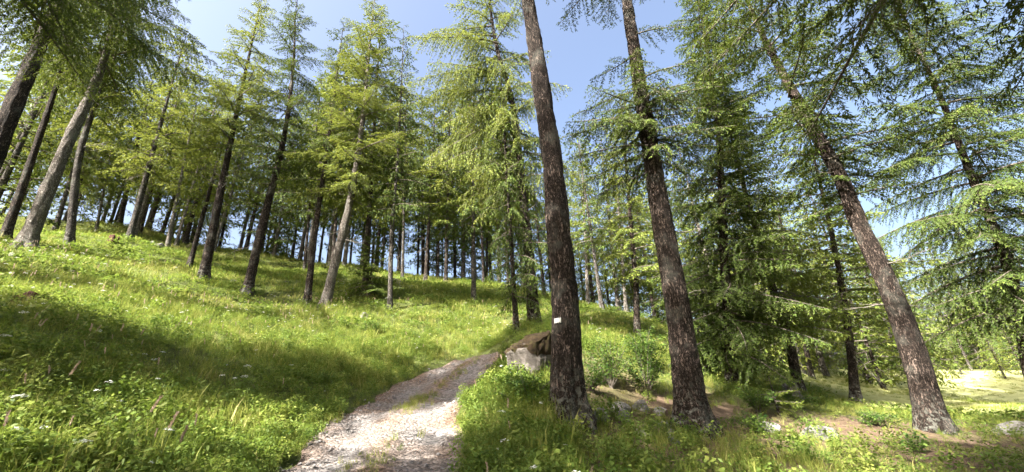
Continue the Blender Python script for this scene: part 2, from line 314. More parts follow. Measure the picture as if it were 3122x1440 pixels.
k = np.arange(len(pc) - 1)[:, None] * 25 + np.arange(24)[None]
me = mesh_from('path', np.c_[PV, pz], np.stack([k, k + 1, k + 26, k + 25], -1).reshape(-1, 4)[:, ::-1], [path_material()], smooth=True)
at = me.attributes.new('soil', 'FLOAT', 'POINT'); at.data.foreach_set('value', np.array(soil, np.float32))
tag(obj('path', me), 'pale stony forest track climbing away between grassy banks', None, None, 'structure')

# ------------------------------------------------------------------ trees
def leaf_quads(P, D, N, ln, wd):
    """diamonds: base P, direction D, side N -> (n,4,3)"""
    S = np.cross(D, N); S /= np.linalg.norm(S, axis=1, keepdims=True) + 1e-9
    ln = ln[:, None]; wd = wd[:, None]
    return np.stack([P, P + D * ln * .45 + S * wd * .5, P + D * ln, P + D * ln * .45 - S * wd * .5], 1)
def unit(a): return a / (np.linalg.norm(a, axis=-1, keepdims=True) + 1e-9)

def bough(L, rng, twstep, lstep, ll, lw, hang, spread, droop):
    """one conifer bough along +X of length L. returns leaf quads, leaf tints, tube list"""
    def ax(s):
        s = np.asarray(s)
        return np.stack([s * L, .06 * L * np.sin(s * 3.1 + ph), L * (droop[0] * s + droop[1] * s ** 2 + droop[2] * s ** 3)], -1)
    ph = rng.uniform(0, 6)
    ss = np.linspace(0, 1, 9); tubes = [tube(ax(ss), np.interp(ss, [0, 1], [.009 + .011 * L, .004]), 5)]
    Q, T = [], []
    n = max(4, int(L * .93 / twstep)); side = 1
    for k in range(n):
        s = .08 + .92 * (k + rng.uniform(0, 1)) / n; side = -side
        p0 = ax(s); t = unit(ax(min(1, s + .03)) - ax(s - .03))
        tl = (spread * L * (1 - s) ** .75 * min(1, s / .22 + .25) + .10) * rng.uniform(.55, 1.2)
        ang = math.radians(rng.uniform(42, 72)); sv = np.array([0, side, 0.])
        d = unit(t * math.cos(ang) + sv * math.sin(ang) + np.array([0, 0, rng.uniform(-.9, .25) * hang]))
        m = max(2, int(tl / lstep)); u = (np.arange(m) + rng.uniform(0, 1, m)) / m
        sag = hang * .9
        pts = p0 + d * (u * tl)[:, None] + np.array([0, 0, -1.]) * (sag * tl * u ** 2)[:, None]
        if tl > .28:
            uu = np.linspace(0, 1, 4); tubes.append(tube(p0 + d * (uu * tl)[:, None] + np.array([0, 0, -1.]) * (sag * tl * uu ** 2)[:, None], np.linspace(.005, .002, 4), 3))
        dd = unit(d + np.array([0, 0, -1.]) * (2 * sag * u)[:, None])
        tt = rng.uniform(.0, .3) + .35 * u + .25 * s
        for sg in (-1, 1):
            a2 = np.radians(rng.uniform(22, 62, m)); nrm = unit(np.array([0, 0, 1.]) + rng.normal(0, .45, (m, 3)))
            sd_ = unit(np.cross(nrm, dd)) * sg
            D = unit(dd * np.cos(a2)[:, None] + sd_ * np.sin(a2)[:, None] + rng.normal(0, .18, (m, 3)) + np.array([0, 0, -.35 * hang]))
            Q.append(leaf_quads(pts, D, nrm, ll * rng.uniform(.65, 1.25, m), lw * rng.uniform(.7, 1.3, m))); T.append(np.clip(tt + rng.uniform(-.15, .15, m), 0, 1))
    return np.concatenate(Q), np.concatenate(T), tubes

LENS = (.7, 1.3, 2.1, 3.2, 4.6)
STY = {  # hang, spread, droop curve
 'spruce': (.55, .40, (.10, -.42, .16)), 'larch': (.32, .40, (.10, -.24, .08)), 'weep': (1.0, .34, (.05, -.40, .05)), 'flat': (.18, .42, (.05, -.16, .10))}
LOD = {'near': (.046, .032, .080, .020), 'fine': (.052, .042, .105, .034), 'mid': (.085, .075, .16, .054), 'far': (.16, .16, .28, .085)}
_bl = {}
def bough_lib(style, lod):
    if (style, lod) not in _bl:
        rng = np.random.default_rng(abs(hash((len(style), ord(style[0]), ord(lod[0])))) % 99991)
        hang, spread, dr = STY[style]; tw, ls, ll, lw = LOD[lod]
        lib = []
        for L in LENS:
            for v in range(3):
                q, t, tb = bough(L, rng, tw, ls, ll, lw, hang, spread, tuple(np.array(dr) * rng.uniform(.75, 1.3)))
                V, F = join_tubes(tb); lib.append((L, q, t, V, F))
        _bl[(style, lod)] = lib
    return _bl[(style, lod)]
_bough_me = {}
def bough_mesh(style, lod, k, needle):
    """one bough, wood and needles, shared by every tree that carries it"""
    key = (style, lod, k, needle)
    if key not in _bough_me:
        L, q, t, V, F = bough_lib(style, lod)[k]; Q = q.reshape(-1, 3)
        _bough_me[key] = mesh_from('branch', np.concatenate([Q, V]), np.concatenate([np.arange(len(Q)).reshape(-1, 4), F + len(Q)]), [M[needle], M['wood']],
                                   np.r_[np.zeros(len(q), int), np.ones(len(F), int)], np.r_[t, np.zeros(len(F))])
    return _bough_me[key]

def whorls(rng, H, cb, R, per_m, top_pow=.75, low=.55, az0=None):
    """boughs over the crown from cb to H: (z, azimuth, length, pitch)"""
    out = []; n = int((H - cb) * per_m); az = rng.uniform(0, 6)
    for k in range(n):
        s = (k + rng.uniform(0, 1)) / n; z = cb + (H - cb) * s
        prof = (1 - s) ** top_pow * min(1, low + s / .25)
        L = R * prof * rng.choice([rng.uniform(.35, .8), rng.uniform(.75, 1.25)], p=[.35, .65]) + .25; az += 2.4 + rng.uniform(-.5, .5)
        out.append((z, az, L, math.radians(-14 + 44 * s + rng.uniform(-9, 9))))
    return out

def axis_at(poly, z):
    """trunk axis offset at height z (poly rows: x,y,z)"""
    return np.array([np.interp(z, poly[:, 2], poly[:, 0]), np.interp(z, poly[:, 2], poly[:, 1])])

def place(z, az, L, pitch, poly, lib, rng):
    d = [abs(math.log(l[0] / L)) for l in lib]; best = min(d); c = [k for k in range(len(lib)) if d[k] < best + 1e-6]
    k = c[rng.integers(len(c))]; sc = L / lib[k][0]
    o = axis_at(poly, z)
    m = Matrix.Translation((o[0], o[1], z)) @ Matrix.Rotation(az, 4, 'Z') @ Matrix.Rotation(-pitch, 4, 'Y') @ Matrix.Rotation(rng.uniform(-.25, .25), 4, 'X') @ Matrix.Scale(sc, 4)
    return k, m

def crown_arrays(bl, poly, style, lod, rng, wood):
    lib = bough_lib(style, lod); Q, T, WV, WF, o, pl = [], [], [], [], 0, []
    for (z, az, L, pitch) in bl:
        k, m = place(z, az, L, pitch, poly, lib, rng); A = np.array(m)
        q = lib[k][1] @ A[:3, :3].T + A[:3, 3]
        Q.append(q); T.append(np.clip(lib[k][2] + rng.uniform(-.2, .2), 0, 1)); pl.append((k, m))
        if wood:
            V = lib[k][3] @ A[:3, :3].T + A[:3, 3]; WV.append(V); WF.append(lib[k][4] + o); o += len(V)
    return np.concatenate(Q), np.concatenate(T), (np.concatenate(WV), np.concatenate(WF)) if wood else None, pl

def crown_mesh(bl, poly, style, lod, rng, mat, wood):
    Q, T, Wd, pl = crown_arrays(bl, poly, style, lod, rng, wood)
    V = Q.reshape(-1, 3); F = np.arange(len(V)).reshape(-1, 4); mats = [mat]; mi = np.zeros(len(F), int)
    if Wd is not None:
        F = np.concatenate([F, Wd[1] + len(V)]); V = np.concatenate([V, Wd[0]]); mats.append(M['wood']); mi = np.r_[mi, np.ones(len(Wd[1]), int)]; T = np.r_[T, np.zeros(len(Wd[1]))]
    return mesh_from('crown', V, F, mats, mi, T), pl

def trunk_mesh(poly, d, H, rng, seg, rows, bark, amp=0.0, flare=.45):
    z = np.r_[np.linspace(-.6, 2, int(rows * .3)), np.linspace(2, H, int(rows * .7) + 1)[1:]]
    x = np.interp(z, poly[:, 2], poly[:, 0]); y = np.interp(z, poly[:, 2], poly[:, 1])
    hz = np.clip(z, 0, None)
    r = d / 2 * (1 - .93 * (hz / H) ** 1.1) * (1 + flare * np.exp(-hz / .38))
    a = np.arange(seg) * 2 * PI / seg; ph = rng.uniform(0, 6)
    lobes = 1 + (np.exp(-hz / .40) * .20)[:, None] * (np.cos(a * 5 + ph) + .6 * np.cos(a * 3 + 2 * ph))[None]
    R = r[:, None] * lobes
    cx = np.stack([np.cos(a)[None] * R, np.sin(a)[None] * R, np.broadcast_to(z[:, None], R.shape)], -1)
    if amp:
        p = cx.reshape(-1, 3) + rng.uniform(0, 50); q = p * np.array([14, 14, 4.2])
        w_ = vnoise(p * np.array([5, 5, 2]), 2)[:, None] * .8
        n1 = 1 - np.abs(vnoise(q + w_, 11)) * 2.2; n2 = vnoise(p * np.array([34, 34, 13]), 12); n3 = vnoise(p * 1.7, 13)
        dr = (amp * 1.5 * n1 + amp * .7 * n2 + amp * 1.6 * n3).reshape(R.shape) * np.clip(r / .12, .2, 1)[:, None]
        R = R + dr; cx[..., 0] = np.cos(a)[None] * R; cx[..., 1] = np.sin(a)[None] * R
    cx[..., 0] += x[:, None]; cx[..., 1] += y[:, None]
    V = cx.reshape(-1, 3); n = len(z)
    i = np.arange(n - 1)[:, None] * seg; j = np.arange(seg)[None]; k = (j + 1) % seg
    Qd = np.stack([i + j, i + k, i + seg + k, i + seg + j], -1).reshape(-1, 4)
    return mesh_from('trunk', V, Qd, [bark], smooth=True)

def full_poly(rel, H):
    P = [(0, 0, -1.)] + [(0, 0, 0)] + [tuple(r) for r in rel]; P = np.array(P, float); P[0, :2] = -P[2, :2] / max(P[2, 2], .5) * 0
    if P[-1, 2] < H:
        l = P[-1]; pr = P[1]; s = (l - pr) / max(l[2] - pr[2], .1); P = np.vstack([P, l + s * (H - l[2]) * .6 + np.array([0, 0, (H - l[2]) * (1 - .6 * s[2])])])
    if len(P) > 4:
        q = spline(P[1:], 40); P = np.vstack([P[0], q])
    return P

_dead = []
def dead_mesh(k):
    if not _dead:
        rng = np.random.default_rng(77)
        for v in range(6):
            L = 1.0; s = np.linspace(0, 1, 8)
            ax = np.c_[s * L, np.cumsum(rng.normal(0, .025, 8)), -.25 * s ** 2 + np.cumsum(rng.normal(0, .02, 8))]
            tb = [tube(ax, np.linspace(.02, .004, 8), 5)]
            for j in range(rng.integers(3, 8)):
                u = rng.integers(2, 7); d = unit(np.array([rng.uniform(.1, .8), rng.uniform(-1, 1), rng.uniform(-.9, .1)])); l = rng.uniform(.12, .4); ss = np.linspace(0, 1, 4)
                tb.append(tube(ax[u] + d * (ss * l)[:, None] + np.array([0, 0, -.15]) * (ss ** 2)[:, None], np.linspace(.008, .003, 4), 4))
            V, F = join_tubes(tb); _dead.append(mesh_from('dead_branch', V, F, [M['deadwood']], smooth=True))
    return _dead[k % len(_dead)]

def rad_at(d, H, z): return d / 2 * (1 - .93 * (max(z, 0) / H) ** 1.1)

def hero_tree(name, base, d, rel, H, bl, style, lod, needle, bark, label, seed, seg=40, rows=170, amp=.010, dead=(), flare=.45, group=None):
    rng = np.random.default_rng(seed); x, y = base[:2]; z = gz(x, y)
    root = obj(name, None, loc=(x, y, z)); tag(root, label, 'tree', group)
    poly = full_poly(rel, H)
    tr = obj('trunk', trunk_mesh(poly, d, H, rng, seg, rows, M[bark], amp, flare), root)
    cr = obj('crown', None, root); lib = bough_lib(style, lod)
    for bo in bl:
        k, m = place(*bo, poly, lib, rng); obj('branch', bough_mesh(style, lod, k, needle), cr, mat4=m)
    for (zz, az, L, pitch) in dead:
        o = axis_at(poly, zz); r = rad_at(d, H, zz) * .8
        m = Matrix.Translation((o[0] + r * math.cos(az), o[1] + r * math.sin(az), zz)) @ Matrix.Rotation(az, 4, 'Z') @ Matrix.Rotation(-pitch, 4, 'Y') @ Matrix.Rotation(rng.uniform(0, 6), 4, 'X') @ Matrix.Scale(L, 4)
        obj('branch', dead_mesh(int(rng.integers(6))), tr, mat4=m)
    return root, tr, poly

def rdead(seed, n, z0, z1, l0, l1):
    r = np.random.default_rng(seed); return [(r.uniform(z0, z1), r.uniform(0, 6.28), r.uniform(l0, l1), math.radians(r.uniform(-30, 25))) for _ in range(n)]
def rg(s): return np.random.default_rng(s)

# --- the trees that can be told apart, near ones first
m1_root, m1_trunk, m1_poly = hero_tree('conifer_tree', (.74, 7.2), .50, [(.15,-.02,1.95),(.17,-.02,3.61),(.2,-.02,4.37),(.13,-.01,6.78),(.03,0,9.79)], 21,
    whorls(rg(1), 21, 11.5, 3.0, 6), 'weep', 'near', 'needle_larch', 'bark_brown', 'thick brown trunk beside the track with a white paint mark on its bark', 1, 64, 300, .012, rdead(11, 12, 2.5, 10, .12, .7), .6)
m2b = [(z, az, L, math.radians(p)) for z, az, L, p in [(5.6,2.9,1.7,-6),(5.9,.3,1.5,-8),(6.1,4.5,1.5,-12),(6.3,3.4,2.2,0),(6.5,-.5,1.9,-4),(6.6,5.2,1.4,-10),(6.8,2.3,1.6,0),(6.9,4.0,1.9,-8),(7.1,3.1,2.3,5),(7.2,-.2,1.8,0),(7.3,1.2,1.4,0),(7.5,4.7,1.5,-4),(7.6,3.7,1.9,6),(7.8,5.8,1.6,4),(8.0,2.8,1.9,10),(8.2,.5,1.5,8),(6.2,3.0,2.0,-10),(7.0,3.6,2.4,-4),(6.7,.1,1.7,-14),(7.4,5.1,1.3,0),(9.3,2.6,1.3,0),(9.9,5.9,1.4,5)]]
hero_tree('conifer_tree', (3.29, 8.62), .54, [(.14,-.05,1.9),(.21,-.08,4.29),(.28,-.11,6.04),(.36,-.14,8.32),(.51,-.19,11.39)], 20,
    m2b + [(z + r_, a + 1.1 * i_, L * f_, p - .1) for i_, (z, a, L, p) in enumerate(m2b[:20]) for r_, f_ in ((.35, .8),)] + whorls(rg(2), 20, 12.6, 2.8, 6), 'spruce', 'near', 'needle_spruce', 'bark_brown', 'thick dark trunk with a collar of dark drooping boughs halfway up, among the loose rocks', 2, 64, 300, .012, rdead(12, 14, 2, 11, .12, .6), .65)
hero_tree('conifer_tree', (10.07, 11.06), .55, [(.15,-.13,1.96),(.16,-.15,4.24),(.11,-.1,5.56),(.13,-.12,6.68),(-.01,.01,9.09),(-.16,.14,11.45),(-.25,.22,13.04)], 18,
    whorls(rg(3), 18, 6.2, 3.2, 4.6, .6, .6), 'larch', 'fine', 'needle_spruce', 'bark_brown', 'dark trunk with a swollen foot standing at the edge of the bright clearing', 3, 64, 260, .010, rdead(13, 9, 2.6, 9, .3, 1.0), .42)
hero_tree('conifer_tree', (20.64, 17.7), .42, [(.1,-.11,1.25),(.47,-.55,3.82),(.71,-.82,6.09),(.85,-.99,9.28),(1.0,-1.17,12.08),(1.16,-1.36,15.17),(1.22,-1.43,17.99),(1.33,-1.55,20.19)], 25,
    whorls(rg(4), 25, 3.4, 5.2, 6, .6, .6), 'spruce', 'fine', 'needle_spruce', 'bark_brown', 'tall conifer with wide dark boughs, rightmost trunk in view', 4, 32, 150, .008, rdead(14, 6, 2, 6, .8, 1.8))
hero_tree('conifer_tree', (.64, 15.02), .44, [(-.03,0,4.1),(-.1,0,5.71),(-.37,.02,11.39),(-.73,.03,13.15),(-.99,.04,15.7)], 20,
    [(z, az, L, math.radians(p)) for z, az, L, p in [(9.2,3.2,4.4,-4),(10.1,2.9,4.6,2),(10.6,3.5,3.8,-16),(8.3,3.35,3.6,-10),(11.4,3.0,4.2,8),(7.2,2.9,3.0,-8),(8.8,.3,1.6,0),(7.9,4.6,2.0,-10),(12.6,3.1,4.4,4),(13.4,2.7,4.0,8),(13.9,3.6,4.2,6),(14.8,3.2,3.8,12),(12.0,3.8,4.0,0),(15.6,2.9,3.4,14),(11.0,2.6,3.6,0)]] + whorls(rg(5), 20, 5.5, 3.0, 4.2, .45, .5), 'weep', 'fine', 'needle_larch', 'bark_brown', 'conifer behind the mossy boulder with long arching boughs reaching over the track', 5, 32, 150, .008, rdead(15, 8, 2, 10, .5, 1.4))
hero_tree('conifer_tree', (-.05, 14.45), .20, [(0,0,4.02)], 12.5,
    whorls(rg(6), 12.5, 1.2, 1.6, 6.5, .6, .6), 'weep', 'fine', 'needle_spruce', 'bark_brown', 'slim conifer draped in dark foliage, just left of a stouter trunk behind the boulder', 6, 16, 60, .004)
hero_tree('conifer_tree', (-8.63, 17.62), .42, [(.37,.18,3.56),(.51,.25,4.96),(.73,.36,9.57),(.73,.36,16.29),(.74,.36,19.59)], 20,
    whorls(rg(7), 20, 5.4, 3.0, 4.6, .6, .6), 'larch', 'fine', 'needle_larch', 'bark_pale', 'pale sunlit trunk leaning right on the grass bank, crown bright yellow green', 7, 32, 140, .009, rdead(17, 6, 3, 8, .5, 1.3))
hero_tree('conifer_tree', (-12.54, 17.98), .42, [(.13,.09,4.38),(.29,.2,8.51),(.12,.08,14.11),(-.23,-.16,18.84)], 19.2,
    whorls(rg(8), 19.2, 6.0, 2.9, 4.6, .6, .6), 'spruce', 'fine', 'needle_spruce', 'bark_brown', 'dark conifer with a swept foot and low dead branches, alone on the open slope', 8, 28, 130, .008, rdead(18, 8, 2, 6, .5, 1.4))  # darker bark puts the canopy shade into this trunk's colour
hero_tree('conifer_tree', (-14.7, 17.91), .40, [(-.11,-.09,5.13),(-.21,-.17,10.94)], 18,
    whorls(rg(9), 18.5, 6.8, 2.7, 4.4, .6, .6), 'larch', 'fine', 'needle_larch', 'bark_brown', 'straight dark trunk with two small pale stones uphill behind it', 9, 28, 120, .008, rdead(19, 6, 3, 9, .5, 1.2))  # bark chosen darker to stand in for shade from the crowns
hero_tree('conifer_tree', (-9.74, 18.19), .30, [(-.05,-.03,3.96),(-.02,-.01,7.43)], 18,
    whorls(rg(10), 18, 6.2, 2.3, 4.4), 'spruce', 'fine', 'needle_spruce', 'bark_brown', 'straight black looking trunk close beside the pale leaning one', 10, 20, 80, .005, rdead(20, 8, 3, 7, .4, 1.1))
hero_tree('conifer_tree', (-19.59, 14.61), .52, [(-.02,-.02,4.76),(.01,.01,10.1),(-.12,-.16,12.33)], 17.5,
    whorls(rg(11), 17.5, 10.2, 4.2, 5, .5, .8), 'spruce', 'fine', 'needle_spruce', 'bark_pale', 'broad silvery grey trunk lit along one side at the top of the near slope', 11, 36, 150, .012, rdead(21, 3, 5, 9, .4, .9))
hero_tree('conifer_tree', (-16.97, 11.05), .60, [(-.1,-.15,4.25),(-.2,-.31,10.63)], 18,
    whorls(rg(12), 18, 10.5, 4.4, 5, .5, .8), 'spruce', 'fine', 'needle_spruce', 'bark_brown', 'very thick dark trunk cut by the left edge, its foot out of view', 12, 36, 150, .011)
hero_tree('conifer_tree', (-23, 16.32), .34, [(-.11,-.16,3.53),(-.38,-.53,11.83)], 16,
    whorls(rg(13), 16, 9.5, 3.2, 3.8, .5, .8), 'spruce', 'mid', 'needle_spruce', 'bark_brown', 'slender dark trunk between the thick edge trunk and the silvery one', 13, 20, 70, .006)
hero_tree('conifer_tree', (-21.54, 17.69), .34, [(-.57,-.69,6.04),(-.59,-.72,8.35)], 17,
    whorls(rg(14), 17, 6.5, 2.6, 3.8), 'larch', 'mid', 'needle_larch', 'bark_grey', 'grey trunk just right of the silvery one, with a short shadow at its foot', 14, 24, 90, .008, rdead(22, 7, 3, 8, .5, 1.5))
hero_tree('conifer_tree', (7.37, 15.02), .40, [(.69,-.34,4.47),(1.62,-.79,10.1)], 18.5,
    whorls(rg(15), 18.5, .8, 2.7, 11, .5, .75), 'spruce', 'fine', 'needle_spruce', 'bark_brown', 'dense dark spruce clothed in foliage almost to the ground', 15, 20, 80, .005)
hero_tree('conifer_tree', (10.72, 16.81), .36, [(.16,-.1,1.7),(.16,-.1,4.29)], 15,
    whorls(rg(16), 15, 2.4, 2.7, 7, .55, .7), 'spruce', 'mid', 'needle_larch', 'bark_brown', 'reddish trunk with low foliage beside a broken pink stump', 16, 24, 80, .006, rdead(23, 8, 1.5, 5, .5, 1.5))
hero_tree('conifer_tree', (13.49, 17.74), .32, [(.23,-.17,1.34),(.6,-.46,3.87),(.78,-.6,5.41)], 14,
    whorls(rg(17), 14, 3.0, 2.6, 7, .55, .7), 'larch', 'mid', 'needle_larch', 'bark_brown', 'mottled trunk with a pale bulging foot, backed by the bright clearing', 17, 24, 80, .008, rdead(24, 9, 1.5, 6, .6, 1.7))
hero_tree('conifer_tree', (-5.9, 18.39), .22, [(-.11,-.04,4.28),(-.05,-.02,6.86)], 18,
    whorls(rg(18), 18, 4.6, 2.2, 5), 'weep', 'mid', 'needle_spruce', 'bark_grey', 'thin mottled trunk standing alone right of the pale rock on the bank', 18, 16, 60, .004, rdead(25, 6, 1.5, 5, .4, 1.0))
hero_tree('conifer_tree', (5.31, 18.3), .28, [(.33,-.1,2.42)], 13,
    whorls(rg(19), 13, 2.4, 2.4, 7), 'larch', 'mid', 'needle_larch', 'bark_brown', 'red brown trunk rising from the bushes between the two thick trunks', 19, 16, 60, .005, rdead(26, 5, 1, 4, .4, 1.0))

# --- trees farther off share a few crowns and keep their own trunks
_cv = {}
def shared_crown(style, lod, v, needle):
    key = (style, lod, v, needle)
    if key not in _cv:
        rng = rg(500 + v * 7 + len(style)); H, cb = 14., (4.2, 5.0, 3.2, .7)[v % 4]
        poly = np.array([(0, 0, -1.), (0, 0, H)]); per = 4.8
        _cv[key] = crown_mesh(whorls(rng, H, cb, (2.2, 1.9, 2.4, 2.4)[v % 4], per, .6, .6), poly, style, lod, rng, M[needle], True)[0]
    return _cv[key]
def far_tree(base, d, lean, H, style, lod, v, needle, bark, label, group=None, seed=0, dead=0):
    rng = rg(900 + seed); x, y = base; z = gz(x, y)
    root = obj('conifer_tree', None, loc=(x, y, z)); tag(root, label, 'tree', group)
    rel = [(lean[0] * H * .7, lean[1] * H * .7, H * .7)]; poly = full_poly(rel, H)
    tr = obj('trunk', trunk_mesh(poly, d, H, rng, 12, 26, M[bark], .006, .4), root)
    s = H / 14; m = Matrix(((s, 0, lean[0] * s, 0), (0, s, lean[1] * s, 0), (0, 0, s, 0), (0, 0, 0, 1)))
    ax_, ay_ = math.atan2(-lean[1], 1), math.atan2(lean[0], 1)
    m = Matrix.Rotation(ay_, 4, 'Y') @ Matrix.Rotation(ax_, 4, 'X') @ Matrix.Rotation(rng.uniform(0, 6.28), 4, 'Z') @ Matrix.Scale(s, 4)
    obj('crown', shared_crown(style, lod, v, needle), root, mat4=m)
    for (zz, az, L, pitch) in (rdead(seed, dead, 1.2, 5, .4, 1.2) if dead else ()):
        o = axis_at(poly, zz); obj('branch', dead_mesh(int(rng.integers(6))), tr, mat4=Matrix.Translation((o[0], o[1], zz)) @ Matrix.Rotation(az, 4, 'Z') @ Matrix.Rotation(-pitch, 4, 'Y') @ Matrix.Scale(L, 4))
    return root
FT = [
 ((-29.15,22.89),.26,(-.04,-.04),15,'larch','mid',0,'needle_larch','bark_grey','thin grey trunk seen between the silvery trunk and its neighbour, farther uphill'),
 ((-36.13,25.65),.20,(-.03,-.04),15,'larch','mid',1,'needle_larch','bark_pale','thin pale trunk glimpsed behind the slender dark one near the left edge'),
 ((-29.36,25.40),.18,(-.07,-.08),11,'spruce','mid',2,'needle_larch','bark_pale','thin white trunk under bright green foliage, highest up the slope'),
 ((-31.57,28.82),.34,(-.05,-.05),16,'spruce','mid',0,'needle_spruce','bark_brown','stocky dark trunk in shade beyond the thin white one'),
 ((-23.23,22.02),.36,(-.02,-.02),17,'larch','mid',2,'needle_larch','bark_grey','two-toned trunk with a small dark stump on its near side and a long shadow'),
 ((-29.77,29.56),.26,(0,0),15,'spruce','mid',1,'needle_spruce','bark_brown','thin black trunk leaning against a patch of sky, upper slope'),
 ((-22.69,24.13),.26,(-.04,-.04),13,'larch','mid',1,'needle_larch','bark_pale','pale sunlit trunk just above two small white stones'),
 ((-27.92,30.97),.30,(-.05,-.05),14,'spruce','mid',2,'needle_larch','bark_brown','short dark trunk half hidden by low light foliage, beyond the two white stones'),
 ((-17.52,20.20),.26,(.02,0),12,'larch','mid',0,'needle_larch','bark_brown','slim dark trunk close left of a taller straight one, mid slope'),
 ((-23.67,32.75),.34,(.02,.01),15,'spruce','mid',0,'needle_spruce','bark_brown','dark trunk against bright sky on the brow behind the dark conifer'),
 ((-7.81,20.14),.32,(-.02,-.01),20,'spruce','mid',1,'needle_spruce','bark_brown','black trunk rising through the small dark fir on the bank'),
 ((-15.83,28.54),.22,(-.04,-.02),19,'spruce','mid',2,'needle_spruce','bark_brown','thin dark trunk left of the black looking one, farther back'),
 ((-14.82,30.29),.24,(-.02,-.01),20,'larch','mid',0,'needle_larch','bark_pale','pale thin trunk just behind the leaning pale trunk on its left'),
 ((-13.72,30.58),.32,(.01,0),21,'larch','mid',1,'needle_larch','bark_pale','pale trunk just behind the leaning pale trunk on its right'),
 ((-6.96,30.02),.30,(.03,.01),20,'spruce','mid',1,'needle_spruce','bark_brown','dark trunk leaning right on the grassy brow above the track'),
 ((-6.55,32.86),.22,(.01,0),14,'spruce','mid',0,'needle_spruce','bark_brown','thinnest of three dark trunks standing together on the brow'),
 ((-5.43,30.31),.28,(.02,0),21,'larch','mid',2,'needle_larch','bark_brown','stoutest of three dark trunks on the brow, on a small mound'),
 ((-8.50,29.08),.24,(-.02,-.01),20,'larch','mid',0,'needle_larch','bark_grey','grey trunk on the brow right of the thin mottled trunk'),
 ((-2.40,22.32),.26,(.02,0),19,'spruce','mid',2,'needle_spruce','bark_grey','thin trunk with a spotted foot on the sunny bank above the bend'),
 ((-2.57,35.40),.24,(.04,0),14,'spruce','mid',1,'needle_larch','bark_brown','thin far trunk right above the bend of the track'),
 ((16.03,23.64),.26,(.08,-.06),13,'spruce','mid',2,'needle_larch','bark_brown','thin shaded trunk behind the reddish one'),
 ((5.20,28.73),.28,(.08,-.02),14,'larch','mid',2,'needle_larch','bark_pale','white sunlit trunk just right of the trunk with the paint mark'),
 ((7.47,27.35),.28,(.08,-.03),14,'larch','mid',0,'needle_larch','bark_pale','white sunlit trunk beside a red brown one, between the two thick trunks'),
]
for k, r in enumerate(FT): far_tree(*r, seed=k, dead=3)

# rows on the brow and behind, seen only as thin trunks and a mass of crowns
def scatter(n, fn, seed, taken, gap):
    rng = rg(seed); out = []; tries = 0
    while len(out) < n and tries < 6000:
        tries += 1; x, y = fn(rng)
        if all((x - a) ** 2 + (y - b) ** 2 > gap ** 2 for a, b in taken): taken.append((x, y)); out.append((x, y))
    return out
taken = [r[0] for r in FT] + [(-19.6,14.6),(-17,11),(-23,16.3),(-21.5,17.7),(-14.7,17.9),(-12.5,18),(-9.7,18.2),(-8.6,17.6),(.64,15),(5.3,18.3),(7.4,15),(10.7,16.8),(13.5,17.7),(20.6,17.7)]
def polar(a0, a1, r0, r1):
    def f(rng):
        a = math.radians(rng.uniform(a0, a1)); r = math.sqrt(rng.uniform(r0 ** 2, r1 ** 2)); return r * math.sin(a), r * math.cos(a)
    return f
ND = ('needle_larch', 'needle_spruce'); BK = ('bark_brown', 'bark_grey', 'bark_brown', 'bark_pale')
def batch(pts, label, group, h0, h1, seed, lod='far', d0=.18, d1=.34, vs=(0, 1, 2)):
    rng = rg(seed)
    for k, (x, y) in enumerate(pts):
        far_tree((x, y), rng.uniform(d0, d1), (rng.normal(0, .02), rng.normal(0, .02)), rng.uniform(h0, h1), ('larch', 'spruce')[k % 2], lod, vs[int(rng.integers(len(vs)))], ND[int(rng.integers(2))], BK[int(rng.integers(4))], label, group, 100 * seed + k)
def az_of(p): return math.degrees(math.atan2(p[0], p[1]))
def sectors(pts, cuts, seed, h0, h1, **kw):
    """cuts: (upper azimuth, label, group): neighbours that nothing tells apart share a label"""
    lo = -90
    for k, (hi, lb, gr) in enumerate(cuts):
        batch([p for p in pts if lo <= az_of(p) < hi], lb, gr, h0, h1, seed + k, **kw); lo = hi
sectors(scatter(36, polar(-58, -30, 36, 52), 31, taken, 2.3), [(-50, 'distant conifer at the slope top behind the silvery grey trunk', 'distant conifers behind the silvery trunk'), (-40, 'distant conifer at the slope top above the two small white stones', 'distant conifers above the two white stones'), (0, 'distant conifer at the slope top behind the dark conifer with dead branches', 'distant conifers behind the dark conifer')], 310, 15, 20, vs=(0, 2, 2, 3))
sectors(scatter(48, polar(-30, 2, 31, 47), 32, taken, 1.8), [(-22, 'distant thin conifer on the brow behind the pale leaning trunk', 'distant conifers behind the pale leaning trunk'), (-14, 'distant thin conifer on the brow behind the small dark fir', 'distant conifers behind the small dark fir'), (-6, 'distant thin conifer on the brow near the three dark trunks', 'distant conifers near the three dark trunks'), (20, 'distant thin conifer on the brow above the end of the track', 'distant conifers above the end of the track')], 320, 16, 22)
sectors(scatter(32, polar(2, 27, 26, 44), 33, taken, 2.4), [(11, 'sunlit conifer in the stand just right of the trunk with the paint mark', 'sunlit conifers right of the painted trunk'), (19, 'sunlit conifer in the stand behind the second thick trunk', 'sunlit conifers behind the second thick trunk'), (60, 'sunlit conifer in the stand behind the dense dark spruce', 'sunlit conifers behind the dense spruce')], 330, 11, 16, vs=(2, 3, 3, 0))
def beyond(rng):
    x = rng.uniform(24, 66); y = rng.uniform(20, 34) + .42 * x + 4 * (x < 30); return x, y
batch(scatter(44, beyond, 34, taken, 2.5), 'light green conifer in the wood edging the bright clearing', 'conifers edging the clearing', 11, 17, 34, vs=(3, 3, 2))
batch(scatter(24, lambda r: (r.uniform(11, 25), r.uniform(25, 42)), 35, taken, 2.1), 'conifer in the thin stand left of the bright clearing', 'conifers left of the clearing', 10, 17, 35, vs=(3, 2))
